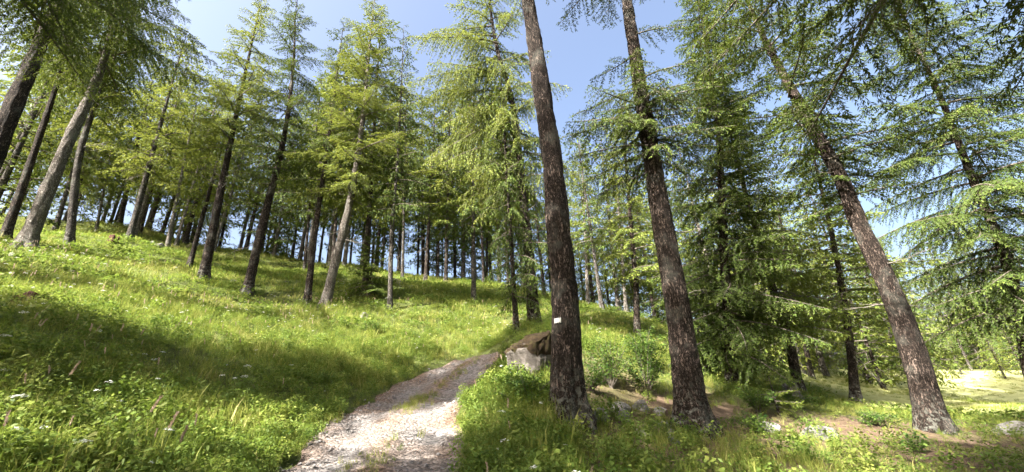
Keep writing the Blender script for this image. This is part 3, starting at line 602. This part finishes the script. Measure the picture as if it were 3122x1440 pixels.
batch([(23.5, 34), (25.5, 35.5), (27.5, 34.8), (29.6, 36), (31.5, 35.2), (33.6, 36.4), (35.4, 34.6), (36.2, 32.4), (37.4, 30.6), (36.6, 28.4), (38.6, 28.8), (40.5, 30.6), (39, 33.4), (41, 27.2), (34.2, 38.4), (22, 36.5)], 'young bushy conifer on the far edge of the bright clearing', 'young conifers on the far edge of the clearing', 4, 8.5, 37, vs=(3,), d0=.1, d1=.16)
# unseen wood behind and beside the viewer, added to cut sky fill
batch([(-9, -10), (-19, -11), (-4.5, -9.5), (6.5, -6.0), (15, 1.5), (19, 6), (10, -9), (3.6, -3.2), (-2.5, -6), (1, -12), (24, -2), (28, 8), (17, -12), (4, -20), (-6, -22), (-18, -20), (-28, -14), (12, -22), (26, -14), (33, 2), (36, 14), (-12, -27), (2, -28)], 'conifer of the same wood added outside the picture to block sky light', 'conifers added outside the picture', 16, 20, 36, 'mid', .35, .5)

hero_tree('conifer_tree', (-12.4, .6), .45, [(0, 0, 5)], 16, whorls(rg(41), 17, 4.5, 3.4, 9, .5, .7), 'spruce', 'fine', 'needle_spruce', 'bark_brown', 'conifer beside the viewer shading the near grass bank, outside the picture', 41, 16, 40, 0)
hero_tree('conifer_tree', (-5.6, -.9), .45, [(0, 0, 5)], 18, whorls(rg(42), 18, 5, 3.3, 8, .5, .7), 'spruce', 'fine', 'needle_spruce', 'bark_brown', 'conifer close behind the viewer shading the rocks, outside the picture', 42, 16, 40, 0)

hero_tree('conifer_tree', (-9.2, 4.1), .5, [(0, 0, 5)], 19, whorls(rg(43), 19, 6.6, 3.5, 8, .5, .75), 'spruce', 'near', 'needle_spruce', 'bark_brown', 'near conifer whose dark drooping boughs overhang the upper left corner, trunk out of view', 43, 20, 60, .006)

hero_tree('conifer_tree', (5.8, 1.9), .5, [(0, 0, 5)], 19, whorls(rg(44), 19, 6.3, 3.8, 9, .5, .8), 'spruce', 'near', 'needle_spruce', 'bark_brown', 'near conifer whose dark boughs hang into the upper right corner, trunk out of view', 44, 20, 60, .006)

hero_tree('conifer_tree', (.2, -2.0), .45, [(0, 0, 5)], 17, whorls(rg(45), 17, 6.5, 3.2, 9, .5, .8), 'spruce', 'fine', 'needle_spruce', 'bark_brown', 'conifer right behind the viewer shading the litter, outside the picture', 45, 16, 40, 0)

hero_tree('conifer_tree', (-20.5, 3.2), .42, [(0, 0, 5)], 17, whorls(rg(46), 17, 5, 2.0, 11, .5, .8), 'spruce', 'fine', 'needle_spruce', 'bark_brown', 'added conifer uphill of the viewer laying a narrow shadow over the slope, outside the picture', 46, 16, 40, 0)  # unseen tree, added to throw a shade band across the slope
hero_tree('conifer_tree', (-26.5, 8.6), .42, [(0, 0, 5)], 16, whorls(rg(47), 16, 5, 1.9, 11, .5, .8), 'spruce', 'fine', 'needle_spruce', 'bark_brown', 'added conifer highest uphill beside the viewer shading the silvery trunk, outside the picture', 47, 16, 40, 0)  # second unseen shade caster, added to stripe the upper slope

# small dark fir on the bank
def sapling(base, H, R, label, needle='needle_spruce', seed=0, cb=.15):
    rng = rg(seed); root = obj('fir_sapling', None, loc=(*base, gz(*base))); tag(root, label, 'sapling')
    poly = np.array([(0, 0, -.3), (0, 0, H)]); s = np.linspace(-.2, H, 12)
    V, F = tube(np.c_[np.zeros(12), np.zeros(12), s], np.linspace(.05, .006, 12), 8); tr = obj('trunk', mesh_from('trunk', V, F, [M['bark_brown']], smooth=True), root)
    cr = obj('crown', None, root); lib = bough_lib('flat', 'fine')
    for bo in whorls(rng, H, cb, R, 14, .8, 1):
        k, m = place(*bo, poly, lib, rng); obj('branch', bough_mesh('flat', 'fine', k, needle), cr, mat4=m)
sapling((-7.3, 19.4), 3.4, 1.5, 'small dark fir with level branches in the shade on the bank', seed=5)
sapling((-12.2, 25.2), 1.3, .9, 'low round conifer seedling on the upper slope', seed=6)
sapling((6.9, 11.9), 1.0, .5, 'feathery pale green seedling in sun beside the dense spruce', 'needle_larch', 7)

# ------------------------------------------------------------------ paint mark on the bark
pr = []; za = np.linspace(1.535, 1.61, 7); aa = np.radians(np.linspace(-88 - 58, -88 - 28, 12))
for z in za:
    o = axis_at(m1_poly, z); r = rad_at(.50, 21, z) * (1 + .4 * math.exp(-z / .38)) + .03
    for k, a in enumerate(aa): 
        zz = z + .012 * math.sin(k * 1.9 + (1 if z > 1.57 else 4)) * (1 if z in (za[0], za[-1]) else 0)
        pr.append((o[0] + r * math.cos(a), o[1] + r * math.sin(a), zz))
k = np.arange(6)[:, None] * 12 + np.arange(11)[None]
pm = mesh_from('paint_mark', np.array(pr), np.stack([k, k + 1, k + 13, k + 12], -1).reshape(-1, 4), [M['paint']], smooth=True)
po = obj('paint_mark', pm, m1_trunk); po['label'] = 'white painted trail mark on the bark'
sm = po.modifiers.new('thick', 'SOLIDIFY'); sm.thickness = .02; sm.offset = -1

# ------------------------------------------------------------------ rocks and stumps
def rock_mesh(name, size, seed, mat, sub=4, rough_=.22, blocky=1.0):
    bm = bmesh.new(); bmesh.ops.create_icosphere(bm, subdivisions=sub, radius=1); V = np.array([v.co[:] for v in bm.verts]); V = np.sign(V) * np.abs(V) ** blocky; rng = rg(seed)
    for _ in range(9):
        n = unit(rng.normal(0, 1, 3)); h = rng.uniform(.55, .85); d = V @ n; V = np.where((d > h)[:, None], V - n * (d - h)[:, None] * .9, V)
    V += unit(V) * (vnoise(V * 1.6 + seed, 1)[:, None] * rough_ + vnoise(V * 5 + seed, 2)[:, None] * rough_ * .3 + vnoise(V * 13 + seed, 3)[:, None] * rough_ * .13)
    V *= np.array(size) / 2
    for v, c in zip(bm.verts, V): v.co = c
    me = bpy.data.meshes.new(name); bm.to_mesh(me); bm.free(); me.materials.append(mat); return me
def rock(x, y, size, label, mat='rock', seed=0, rz=0, sink=.3, name='rock', tilt=0):
    o = obj(name, rock_mesh(name, size, seed, M[mat]), loc=(x, y, gz(x, y) + size[2] * (.5 - sink))); o.rotation_euler = (tilt, 0, rz)
    return tag(o, label, 'rock')
b = obj('boulder', None, loc=(.30, 8.85, gz(.30, 8.85))); tag(b, 'big boulder capped with brown moss, half hidden behind the trunk with the paint mark', 'boulder')
sm_ = rock_mesh('stone', (1.25, .95, 1.3), 41, M['rock_grey'], 5, .16, .6); o = obj('stone', sm_, b, loc=(0, 0, .22))
cv = np.array([v.co[:] for v in sm_.vertices]); cf = [tuple(p.vertices) for p in sm_.polygons]
edge_ = .16 + .16 * vnoise(cv * 4, 7) + .08 * vnoise(cv * 11, 8)
lift = np.clip((cv[:, 2] - edge_) / .12, -.6, 1)[:, None]
cw = cv + unit(cv) * lift * .055 + unit(cv) * (vnoise(cv * 16, 9)[:, None] * .045 + vnoise(cv * 6, 10)[:, None] * .06) * (lift > 0)
ok = [f_ for f_ in cf if max(lift[i_, 0] for i_ in f_) > -.5]
obj('moss_cap', mesh_from('moss_cap', cw, np.array(ok), [M['moss']], smooth=True), b, loc=(0, 0, .22))
RK = [(.42, 7.95, (.34,.3,.16), 'flat pale stone in sun at the foot of the mossy boulder', 'rock_grey'),
 (-6.45, 16.9, (.52,.4,.44), 'pale rough rock on the grass below the thin mottled trunk', 'rock'),
 (-23.7, 24.15, (.5,.4,.5), 'upper of two small white stones below the pale sunlit trunk', 'rock'),
 (-22.5, 23.3, (.6,.45,.6), 'lower of two small white stones below the pale sunlit trunk', 'rock'),
 (-14.2, 19.3, (.5,.4,.32), 'small grey stone in the grass right of the straight dark trunk', 'rock'),
 (2.56, 9.44, (.48,.4,.36), 'rounded pale rock at the back of the rocks between the thick trunks', 'rock'),
 (1.99, 8.95, (.75,.45,.28), 'low dark grey rock at the back between the thick trunks', 'rock_mossy'),
 (1.9, 8.3, (.36,.34,.32), 'upright pale rock in the middle between the thick trunks', 'rock'),
 (1.36, 7.65, (.34,.36,.30), 'dark rock touching the root of the trunk with the paint mark', 'rock_mossy'),
 (1.98, 7.5, (.40,.28,.2), 'pale wedge shaped stone low in front of the rocks', 'rock'),
 (2.6, 7.96, (.26,.22,.2), 'small pale stone below the second thick trunk, upper of a pair', 'rock'),
 (2.46, 7.5, (.32,.28,.22), 'small pale stone below the second thick trunk, lower of a pair', 'rock'),
 (2.7, 8.5, (.3,.25,.18), 'mossy stone close left of the second thick trunk', 'rock_mossy'),
 (2.95, 9.5, (.9,.4,.22), 'long flat grey rock tucked behind the second thick trunk', 'rock_mossy'),
 (5.16, 9.45, (.6,.45,.34), 'mossy grey rock in shade right of the second thick trunk', 'rock_mossy'),
 (6.35, 9.76, (1.5,.6,.42), 'long low white rock lying in full sun', 'rock'),
 (12.34, 11.4, (.8,.6,.6), 'grey rock at the right edge beyond the swollen trunk foot', 'rock_mossy'),
 (11.3, 10.9, (.25,.22,.2), 'little white stone in the shade beside the swollen trunk foot', 'rock'),
 (-12.6, 21.2, (.4,.3,.26), 'small pale stone in the sun far up behind the dark conifer', 'rock')]
for k, (x, y, s, lb, mt) in enumerate(RK): rock(x, y, s, lb, mt, 60 + k, k * 1.3, .42)
for k in (15,): pass
def stump(x, y, r, h, label, mat, seed):
    rng = rg(seed); root = obj('tree_stump', None, loc=(x, y, gz(x, y))); tag(root, label, 'stump')
    seg = 28; a = np.arange(seg) * 2 * PI / seg; rows = np.linspace(-.15, 1, 9); V = []
    top = h * (1 + .22 * np.sin(a * 2 + seed) + .15 * np.sin(a * 5) + rng.normal(0, .06, seg))
    for s in rows:
        rr = r * (1 + .45 * math.exp(-max(s, 0) * 3)) * (1 + .1 * np.cos(a * 5 + seed) + rng.normal(0, .02, seg)); V.append(np.c_[np.cos(a) * rr, np.sin(a) * rr, top * s])
    for f_, dz in ((.75, -.06), (.35, -.1)): V.append(np.c_[np.cos(a) * r * f_, np.sin(a) * r * f_, top * .9 + dz])
    V = np.concatenate(V); n = len(V) // seg; i = np.arange(n - 1)[:, None] * seg; j = np.arange(seg)[None]; k2 = (j + 1) % seg
    Qd = np.stack([i + j, i + k2, i + seg + k2, i + seg + j], -1).reshape(-1, 4)
    obj('wood', mesh_from('wood', V, Qd, [M[mat]], smooth=True), root)
stump(-9.84, 7.77, .24, .22, 'rotten red brown stump sunk in the long grass near the left edge', 'stump', 3)
stump(9.5, 15.3, .22, .42, 'broken pinkish stump at the foot of the reddish trunk', 'deadwood', 4)
stump(-22.6, 20.6, .2, .35, 'small dark pointed stump in front of the two-toned trunk', 'stump', 5)

# ------------------------------------------------------------------ shrubs
def ovate(P, D, N, ln, wd):
    S = unit(np.cross(D, N)); ln = ln[:, None]; wd = wd[:, None]; up = N * ln * .06
    a = P; b_ = P + D * ln * .3 + S * wd * .5 - up * 0; c = P + D * ln * .7 + S * wd * .36 - up; d = P + D * ln - up * 2.5; e = P + D * ln * .7 - S * wd * .36 - up; f_ = P + D * ln * .3 - S * wd * .5
    return np.stack([a, b_, c, d, e, f_], 1)
def shrub(x, y, R, H, n_st, n_lf, ll, label, seed, cat='shrub', name='leafy_shrub'):
    rng = rg(seed); root = obj(name, None, loc=(x, y, gz(x, y))); tag(root, label, cat)
    tb, P, D = [], [], []
    for k in range(n_st):
        az = rng.uniform(0, 6.28); r = R * rng.uniform(.2, 1) ; h = H * rng.uniform(.6, 1.1) * (1 - .35 * (r / R) ** 2)
        s = np.linspace(0, 1, 7); pts = np.c_[np.cos(az) * r * s ** 1.2, np.sin(az) * r * s ** 1.2, h * s ** .8 - .05] + np.cumsum(rng.normal(0, .012, (7, 3)), axis=0)
        tb.append(tube(pts, np.linspace(.009, .003, 7), 5))
        m = int(n_lf / n_st); u = rng.uniform(.25, 1, m) ** .8; q = np.stack([np.interp(u, s, pts[:, c]) for c in range(3)], -1)
        d = unit(rng.normal(0, 1, (m, 3)) * np.array([1, 1, .45]) + np.array([math.cos(az), math.sin(az), .1]) * .4)
        P.append(q + d * rng.uniform(0, .12, (m, 1)) * np.array([1, 1, .6])); D.append(d)
    V, F = join_tubes(tb); obj('stems', mesh_from('stems', V, F, [M['wood']], smooth=True), root)
    P = np.concatenate(P); D = np.concatenate(D); m = len(P); N = unit(np.array([0, 0, 1.]) + rng.normal(0, .5, (m, 3)))
    q = ovate(P, D, N, ll * rng.uniform(.6, 1.3, m), ll * .6 * rng.uniform(.7, 1.2, m))
    obj('foliage', mesh_from('foliage', q.reshape(-1, 3), np.arange(m * 6).reshape(-1, 6), [M['shrub']], tint=rng.uniform(0, 1, m)), root)
for a in [(.12, 7.55, .5, .62, 26, 1500, .06, 'dark green leafy bush against the foot of the trunk with the paint mark', 1),
 (2.25, 10.6, .9, 1.25, 30, 2400, .06, 'tall leafy bush behind the rocks, nearer the trunk with the paint mark', 2),
 (3.15, 10.7, .75, 1.45, 26, 2200, .06, 'tall leafy bush close behind the second thick trunk', 3),
 (1.55, 9.4, .5, .6, 20, 1000, .055, 'low bush at the back of the painted trunk, beside the dark grey rock', 4),
 (3.9, 13.0, 1.0, 1.2, 26, 1800, .07, 'shaded bush farther back between the two thick trunks', 5),
 (6.2, 11.6, .6, .7, 22, 1100, .06, 'sunlit low bush in front of the dense spruce', 6),
 (8.2, 13.6, .8, .6, 24, 1300, .06, 'broad low bush in front of the reddish trunk', 7),
 (9.0, 11.4, .55, .4, 18, 800, .06, 'low leafy plant in shade left of the swollen trunk foot', 8),
 (-5.6, 15.5, .6, .55, 20, 900, .06, 'dark low bush under the thin mottled trunk', 9),
 (7.7, 9.0, .28, .42, 10, 260, .07, 'single bright green seedling in the brown litter before the swollen trunk foot', 10),
 (-.15, 8.25, .42, .42, 20, 800, .05, 'low sunlit plant in front of the mossy boulder beside the track', 12),
 (4.7, 8.9, .5, .45, 18, 800, .055, 'dark low plant beside the mossy grey rock', 11)]: shrub(*a)

# ------------------------------------------------------------------ grass and herbs (uncountable: instanced clumps)
SRC = bpy.data.collections.new('clump_sources')
def grass_clump(rng, n, R, h0, h1, w, lean=.5):
    az = rng.uniform(0, 6.28, n); r = R * np.sqrt(rng.uniform(0, 1, n)); b_ = np.c_[np.cos(az) * r, np.sin(az) * r, np.full(n, -.04)]
    h = rng.uniform(h0, h1, n); la = rng.uniform(0, 6.28, n); l = rng.uniform(.1, 1, n) * lean * h; d = np.c_[np.cos(la), np.sin(la), np.zeros(n)]
    sd_ = np.c_[-np.sin(la), np.cos(la), np.zeros(n)] * np.cos(rng.uniform(0, 6.28, n))[:, None] + d * .3
    V = []
    for s, ww in ((0, .8), (.35, 1), (.7, .75), (1, .06)):
        c = b_ + d * (l * s ** 2)[:, None] + np.array([0, 0, 1.]) * (h * (s - .22 * s ** 3 * (l / h)))[:, None]
        V += [c - sd_ * (w * ww * .5), c + sd_ * (w * ww * .5)]
    V = np.stack(V, 1).reshape(-1, 3); o = np.arange(n)[:, None] * 8
    F = np.stack([np.stack([o + 2*k, o + 2*k+1, o + 2*k+3, o + 2*k+2], -1) for k in range(3)], 1).reshape(-1, 4)
    return V, F, np.repeat(rng.uniform(0, 1, n), 3)
def herb_clump(rng, n, R, H, ll):
    az = rng.uniform(0, 6.28, n); r = R * np.sqrt(rng.uniform(0, 1, n)); z = H * rng.uniform(.1, 1, n) ** .7 * (1 - .35 * (r / R) ** 2)
    P = np.c_[np.cos(az) * r, np.sin(az) * r, z]; D = unit(np.c_[np.cos(az), np.sin(az), np.full(n, .1)] * .5 + rng.normal(0, .6, (n, 3)) * np.array([1, 1, .6]))
    N = unit(np.array([0, 0, 1.]) + rng.normal(0, .45, (n, 3)))
    q = ovate(P, D, N, ll * rng.uniform(.5, 1.4, n), ll * rng.uniform(.3, .75, n)); return q.reshape(-1, 3), np.arange(n * 6).reshape(-1, 6), rng.uniform(0, 1, n)
def src(name, V, F, mats, mi=None, tint=None):
    o = bpy.data.objects.new(name, mesh_from(name, V, F, mats, mi, tint)); SRC_C.objects.link(o)
def instancer(name, label, sources, pos, var, rot, scl):
    global SRC_C
    SRC_C = bpy.data.collections.new(name + '_sources'); sources()
    me = bpy.data.meshes.new(name); me.vertices.add(len(pos)); me.vertices.foreach_set('co', np.ascontiguousarray(pos, np.float32).ravel())
    for nm, ty, dt, key in (('variant', 'INT', var.astype(np.int32), 'value'), ('rot', 'FLOAT_VECTOR', rot.astype(np.float32), 'vector'), ('scl', 'FLOAT_VECTOR', scl.astype(np.float32), 'vector')):
        at = me.attributes.new(nm, ty, 'POINT'); at.data.foreach_set(key, np.ascontiguousarray(dt).ravel())
    o = tag(obj(name, me), label, None, None, 'stuff')
    g = bpy.data.node_groups.new(name + '_scatter', 'GeometryNodeTree')
    g.interface.new_socket('Geometry', in_out='INPUT', socket_type='NodeSocketGeometry'); g.interface.new_socket('Geometry', in_out='OUTPUT', socket_type='NodeSocketGeometry')
    gi = g.nodes.new('NodeGroupInput'); go = g.nodes.new('NodeGroupOutput'); ip = g.nodes.new('GeometryNodeInstanceOnPoints'); ci = g.nodes.new('GeometryNodeCollectionInfo')
    ci.inputs['Collection'].default_value = SRC_C; ci.inputs['Separate Children'].default_value = True; ci.inputs['Reset Children'].default_value = True
    def na(nm, dt):
        n = g.nodes.new('GeometryNodeInputNamedAttribute'); n.data_type = dt; n.inputs['Name'].default_value = nm
        return [s for s in n.outputs if s.enabled and s.name == 'Attribute'][0]
    g.links.new(gi.outputs[0], ip.inputs['Points']); g.links.new(ci.outputs[0], ip.inputs['Instance']); ip.inputs['Pick Instance'].default_value = True
    g.links.new(na('variant', 'INT'), ip.inputs['Instance Index'])
    g.links.new(na('rot', 'FLOAT_VECTOR'), ip.inputs['Rotation']); g.links.new(na('scl', 'FLOAT_VECTOR'), ip.inputs['Scale'])
    g.links.new(ip.outputs[0], go.inputs[0])
    md = o.modifiers.new('scatter', 'NODES'); md.node_group = g
    return o

def field(seed, r0, r1, spacing, a0=-66, a1=66):
    """jittered points on the ground in a ring sector round the viewer"""
    rng = rg(seed); n = int(math.radians(a1 - a0) / 2 * (r1 ** 2 - r0 ** 2) / spacing ** 2)
    a = np.radians(rng.uniform(a0, a1, n)); r = np.sqrt(rng.uniform(r0 ** 2, r1 ** 2, n)); return r * np.sin(a), r * np.cos(a), rng
def n2(x, y, s, seed): return vnoise(np.c_[x * s, y * s, np.zeros(len(x))], seed)
def finish(x, y, rng, s, tilt=.15, squash=None):
    z = ground_z(x, y); n = len(x)
    sc = np.stack([s, s, s if squash is None else s * squash], -1)
    return np.c_[x, y, z], np.c_[rng.normal(0, tilt, n), rng.normal(0, tilt, n), rng.uniform(0, 6.28, n)], sc

# meadow grass
xs, ys, vs, ss, zs = [], [], [], [], []
for seed, r0, r1, sp, v0, nv, sm in ((201, 2.2, 9, .125, 0, 3, 1.0), (202, 9, 19, .19, 0, 3, .95), (203, 19, 48, .34, 3, 2, .85)):
    x, y, rng = field(seed, r0, r1, sp)
    d = path_dist(x, y); lit = litter_of(x, y) > .25; pn_ = n2(x, y, .6, 21)
    keep = (d > PATHW - .06 + .18 * n2(x, y, 1.7, 4)) & (rng.uniform(0, 1, len(x)) < np.where(lit, np.clip(.38 + .6 * pn_, .08, .85), 1)) & (dry_of(x, y) < rng.uniform(.3, 1.6, len(x)))
    x, y, d, pn_, lit = x[keep], y[keep], d[keep], pn_[keep], lit[keep]
    s = rng.uniform(.65, 1.25, len(x)) * sm * np.clip(.45 + (d - PATHW) * .5, .45, 1) * (1 + .38 * n2(x, y, .35, 22) + .2 * n2(x, y, 1.5, 23)) * np.where(lit, .6, 1) * np.where(x > 6, .6, 1)
    xs.append(x); ys.append(y); ss.append(s); vs.append(v0 + rng.integers(0, nv, len(x)))
x, y, s, v = map(np.concatenate, (xs, ys, ss, vs)); rng = rg(5); pos, rot, scl = finish(x, y, rng, s)
def grass_sources():
    r = rg(61)
    for nm, a in (('blades_a', (34, .13, .14, .42, .010, .6)), ('blades_b', (30, .14, .10, .32, .011, .9)), ('blades_c', (36, .12, .2, .52, .009, .5)), ('blades_far_a', (34, .26, .12, .36, .020, .7)), ('blades_far_b', (30, .28, .10, .30, .022, .9))):
        V, F, T = grass_clump(r, *a); src(nm, V, F, [M['grass']], tint=T)
instancer('meadow_grass', 'long meadow grass covering the slope and the banks of the track', grass_sources, pos, v, rot, scl)

# broad-leaved herbs
xs, ys, vs, ss = [], [], [], []
for seed, r0, r1, sp, v0, nv in ((211, 2.2, 9, .125, 0, 3), (212, 9, 17, .22, 0, 3), (213, 17, 34, .45, 3, 1)):
    x, y, rng = field(seed, r0, r1, sp); d = path_dist(x, y); pn_ = n2(x, y, .45, 31) + .5 * n2(x, y, 1.4, 32)
    bank = np.exp(-((d - 1.9) / 1.2) ** 2); lit = litter_of(x, y) > .25
    keep = (d > PATHW - .06) & (pn_ + .9 * bank > rng.uniform(-.9, .6, len(x))) & ~(lit & (rng.uniform(0, 1, len(x)) < .72)) & (dry_of(x, y) < .2)
    x, y = x[keep], y[keep]; d = d[keep]
    xs.append(x); ys.append(y); ss.append(rng.uniform(.6, 1.3, len(x)) * np.clip(.7 + (d - PATHW) * .4, .7, 1)); vs.append(v0 + rng.integers(0, nv, len(x)))
x, y, s, v = map(np.concatenate, (xs, ys, ss, vs)); rng = rg(6); pos, rot, scl = finish(x, y, rng, s)
def herb_sources():
    r = rg(62)
    for nm, a in (('herb_a', (90, .16, .30, .045)), ('herb_b', (80, .15, .40, .055)), ('herb_c', (110, .18, .24, .035)), ('herb_far', (60, .36, .26, .09))):
        V, F, T = herb_clump(r, *a); src(nm, V, F, [M['herb']], tint=T)
instancer('undergrowth', 'broad leaved herbs and low plants growing through the grass', herb_sources, pos, v, rot, scl)

# small white, yellow and seeding heads dotted through the meadow
def umbel(rng, h, r, n, mat_i, rays=True):
    V0, F0 = tube(np.c_[np.linspace(0, .04, 4), np.zeros(4), np.linspace(0, h, 4)], np.linspace(.003, .002, 4), 4)
    a = rng.uniform(0, 6.28, n); q = r * np.sqrt(rng.uniform(0, 1, n)); P = np.c_[.04 + np.cos(a) * q, np.sin(a) * q, h + .015 * (1 - (q / r) ** 2) + rng.uniform(-.004, .004, n)]
    D = unit(np.c_[np.cos(a), np.sin(a), rng.normal(0, .3, n)]); Q = leaf_quads(P, D, np.tile([0, 0, 1.], (n, 1)), np.full(n, r * .55), np.full(n, r * .5)).reshape(-1, 3)
    return np.concatenate([V0, Q]), np.concatenate([F0, np.arange(len(Q)).reshape(-1, 4) + len(V0)]), np.r_[np.zeros(len(F0), int), np.full(n, mat_i)], np.r_[np.full(len(F0), .5), rng.uniform(0, 1, n)]
def spike(rng, h):
    V0, F0 = tube(np.c_[.10 * np.linspace(0, 1, 6) ** 2, np.zeros(6), np.linspace(0, h, 6)], np.linspace(.0028, .0016, 6), 4)
    n = 26; u = np.linspace(0, 1, n); P = np.c_[.10 + .02 * u, np.zeros(n), h + u * .10]; a = rng.uniform(0, 6.28, n); D = unit(np.c_[np.cos(a) * .5, np.sin(a) * .5, np.ones(n)])
    Q = leaf_quads(P, D, unit(rng.normal(0, 1, (n, 3))), np.full(n, .028), np.full(n, .012)).reshape(-1, 3)
    return np.concatenate([V0, Q]), np.concatenate([F0, np.arange(len(Q)).reshape(-1, 4) + len(V0)]), np.r_[np.zeros(len(F0), int), np.ones(n, int)], np.r_[np.full(len(F0), .5), rng.uniform(0, 1, n)]
xs, ys, vs, ss = [], [], [], []
for seed, r0, r1, sp in ((221, 3, 9, .5), (222, 9, 24, .36)):
    x, y, rng = field(seed, r0, r1, sp, -62, 20); d = path_dist(x, y); c = n2(x, y, .5, 41)
    keep = (d > PATHW + .3) & (c > rng.uniform(-.6, .8, len(x))) & (litter_of(x, y) < .2) & (x < 3); x, y = x[keep], y[keep]
    xs.append(x); ys.append(y); ss.append(rng.uniform(.7, 1.2, len(x))); vs.append(rng.choice([0, 0, 0, 1, 1, 2, 3, 3, 3, 3], len(x)))
x, y, s, v = map(np.concatenate, (xs, ys, ss, vs)); rng = rg(7); pos, rot, scl = finish(x, y, rng, s, .12)
def flower_sources():
    r = rg(63)
    for nm, a in (('flower_a', umbel(r, .42, .035, 26, 1)), ('flower_b', umbel(r, .34, .022, 14, 1)), ('flower_c', umbel(r, .34, .018, 10, 2)), ('flower_d', spike(r, .5))):
        V, F, mi, T = a; src(nm, V, F, [M['stem'], M['petal'] if nm != 'flower_d' else M['seed'], M['yellow']], mi, T)
instancer('meadow_flowers', 'small white umbels, yellow blooms and seed heads dotted through the grass', flower_sources, pos, v, rot, scl)

# loose stones on the track, tufts along its middle
rng = rg(71); t = rng.integers(len(pc) // 2, len(pc), 2600); w_ = rng.uniform(-1, 1, 2600) * PATHW * .95; px, py = pc[t, 0] + pn[t, 0] * w_ + rng.normal(0, .05, 2600), pc[t, 1] + pn[t, 1] * w_ + rng.normal(0, .05, 2600)
s = .007 + .034 * rng.uniform(0, 1, 2600) ** 5; pos, rot, scl = finish(px, py, rng, s, .3); pos[:, 2] += .008
def stone_sources():
    for k in range(4):
        m_ = rock_mesh('pebble', (2, 1.6, 1.1), 300 + k, M['pebble'], 2, .2); m_.name = 'pebble_%d' % k; o = bpy.data.objects.new('pebble_%d' % k, m_); SRC_C.objects.link(o)
instancer('gravel', 'loose pale stones lying on the track', stone_sources, pos, rng.integers(0, 4, 2600), rot, scl)
rng = rg(72); t = rng.integers(len(pc) * 6 // 10, len(pc), 420); w_ = rng.normal(.05, .16, 420); px, py = pc[t, 0] + pn[t, 0] * w_, pc[t, 1] + pn[t, 1] * w_
kp = n2(px, py, .8, 51) > rng.uniform(-.5, .4, 420); px, py = px[kp], py[kp]; pos, rot, scl = finish(px, py, rng, rng.uniform(.22, .5, len(px)), .2); pos[:, 2] += .02
instancer('track_grass', 'short grass tufts along the middle of the track', grass_sources, pos, rng.integers(0, 3, len(px)), rot, scl)

# ------------------------------------------------------------------ single plants standing clear of the sward
def stalk(x, y, h, lean, az, label, kind):
    root = obj({'umbel': 'white_flower', 'spike': 'grass_stalk', 'herb': 'willowherb'}[kind], None, loc=(x, y, gz(x, y))); root.rotation_euler = (0, lean, az)
    tag(root, label, 'flower' if kind == 'umbel' else 'plant'); rng = rg(int(abs(x * 100 + y * 37)))
    s = np.linspace(0, 1, 8); ax_ = np.c_[.12 * s ** 2, np.zeros(8), s * h]; V, F = tube(ax_, np.linspace(.004, .002, 8), 5)
    obj('stem', mesh_from('stem', V, F, [M['stem']], smooth=True), root)
    if kind == 'umbel':
        n = 60; a = rng.uniform(0, 6.28, n); q = .055 * np.sqrt(rng.uniform(0, 1, n)); P = np.c_[.12 + np.cos(a) * q, np.sin(a) * q, h + .02 * (1 - (q / .055) ** 2)]
        Q = leaf_quads(P, unit(np.c_[np.cos(a), np.sin(a), rng.normal(0, .3, n)]), np.tile([0, 0, 1.], (n, 1)), np.full(n, .024), np.full(n, .022)).reshape(-1, 3)
        obj('flower_head', mesh_from('flower_head', Q, np.arange(len(Q)).reshape(-1, 4), [M['petal']], tint=rng.uniform(0, 1, n)), root)
    elif kind == 'spike':
        n = 60; u = np.linspace(0, 1, n); P = np.c_[.12 + .03 * u, np.zeros(n), h - .02 + u * .15]; a = rng.uniform(0, 6.28, n)
        Q = leaf_quads(P, unit(np.c_[np.cos(a) * .6, np.sin(a) * .6, np.ones(n)]), unit(rng.normal(0, 1, (n, 3))), np.full(n, .032), np.full(n, .012)).reshape(-1, 3)
        obj('seed_head', mesh_from('seed_head', Q, np.arange(len(Q)).reshape(-1, 4), [M['seed']], tint=rng.uniform(0, 1, n)), root)
    else:
        n = 70; u = np.linspace(.1, 1, n); a = np.arange(n) * 2.4; P = np.c_[.12 * u ** 2, np.zeros(n), u * h]; D = unit(np.c_[np.cos(a), np.sin(a), np.full(n, .35)])
        Q = leaf_quads(P, D, np.tile([0, 0, 1.], (n, 1)), .13 * (1.1 - u), .028 * (1.2 - u)).reshape(-1, 3)
        obj('foliage', mesh_from('foliage', Q, np.arange(len(Q)).reshape(-1, 4), [M['herb']], tint=rng.uniform(.4, 1, n)), root)
for a in [(-3.95, 4.2, .62, .2, .3, 'tallest nodding grass stalk with a tan seed head in the near sunlit grass', 'spike'),
 (-3.75, 4.35, .50, .1, 1.2, 'shorter grass stalk with a pinkish head just right of the tallest', 'spike'),
 (-3.45, 4.2, .52, .25, -.4, 'leaning grass stalk with a pale drooping head nearest the track', 'spike'),
 (-5.3, 4.6, .62, .1, .8, 'grass stalk with a long head among shaded leaves near the left edge', 'spike'),
 (-5.9, 5.0, .85, .0, .5, 'bright green leafy spire standing above the grass near the left edge', 'herb'),
 (-5.2, 4.2, .42, 0, .2, 'white flower head beside a yellow bloom at lower left', 'umbel'),
 (-6.6, 5.0, .5, 0, 1.9, 'white flower head alone in shade close to the left edge', 'umbel'),
 (-4.0, 4.0, .33, 0, 2.6, 'white flower head low among the sunlit stalks', 'umbel'),
 (-5.2, 7.6, .55, .1, 1.1, 'first of a few white flower heads at the shade edge on the bank', 'umbel'),
 (-4.9, 7.4, .5, .1, 2.2, 'white flower head nearest the track among those at the shade edge', 'umbel')]: stalk(*a)
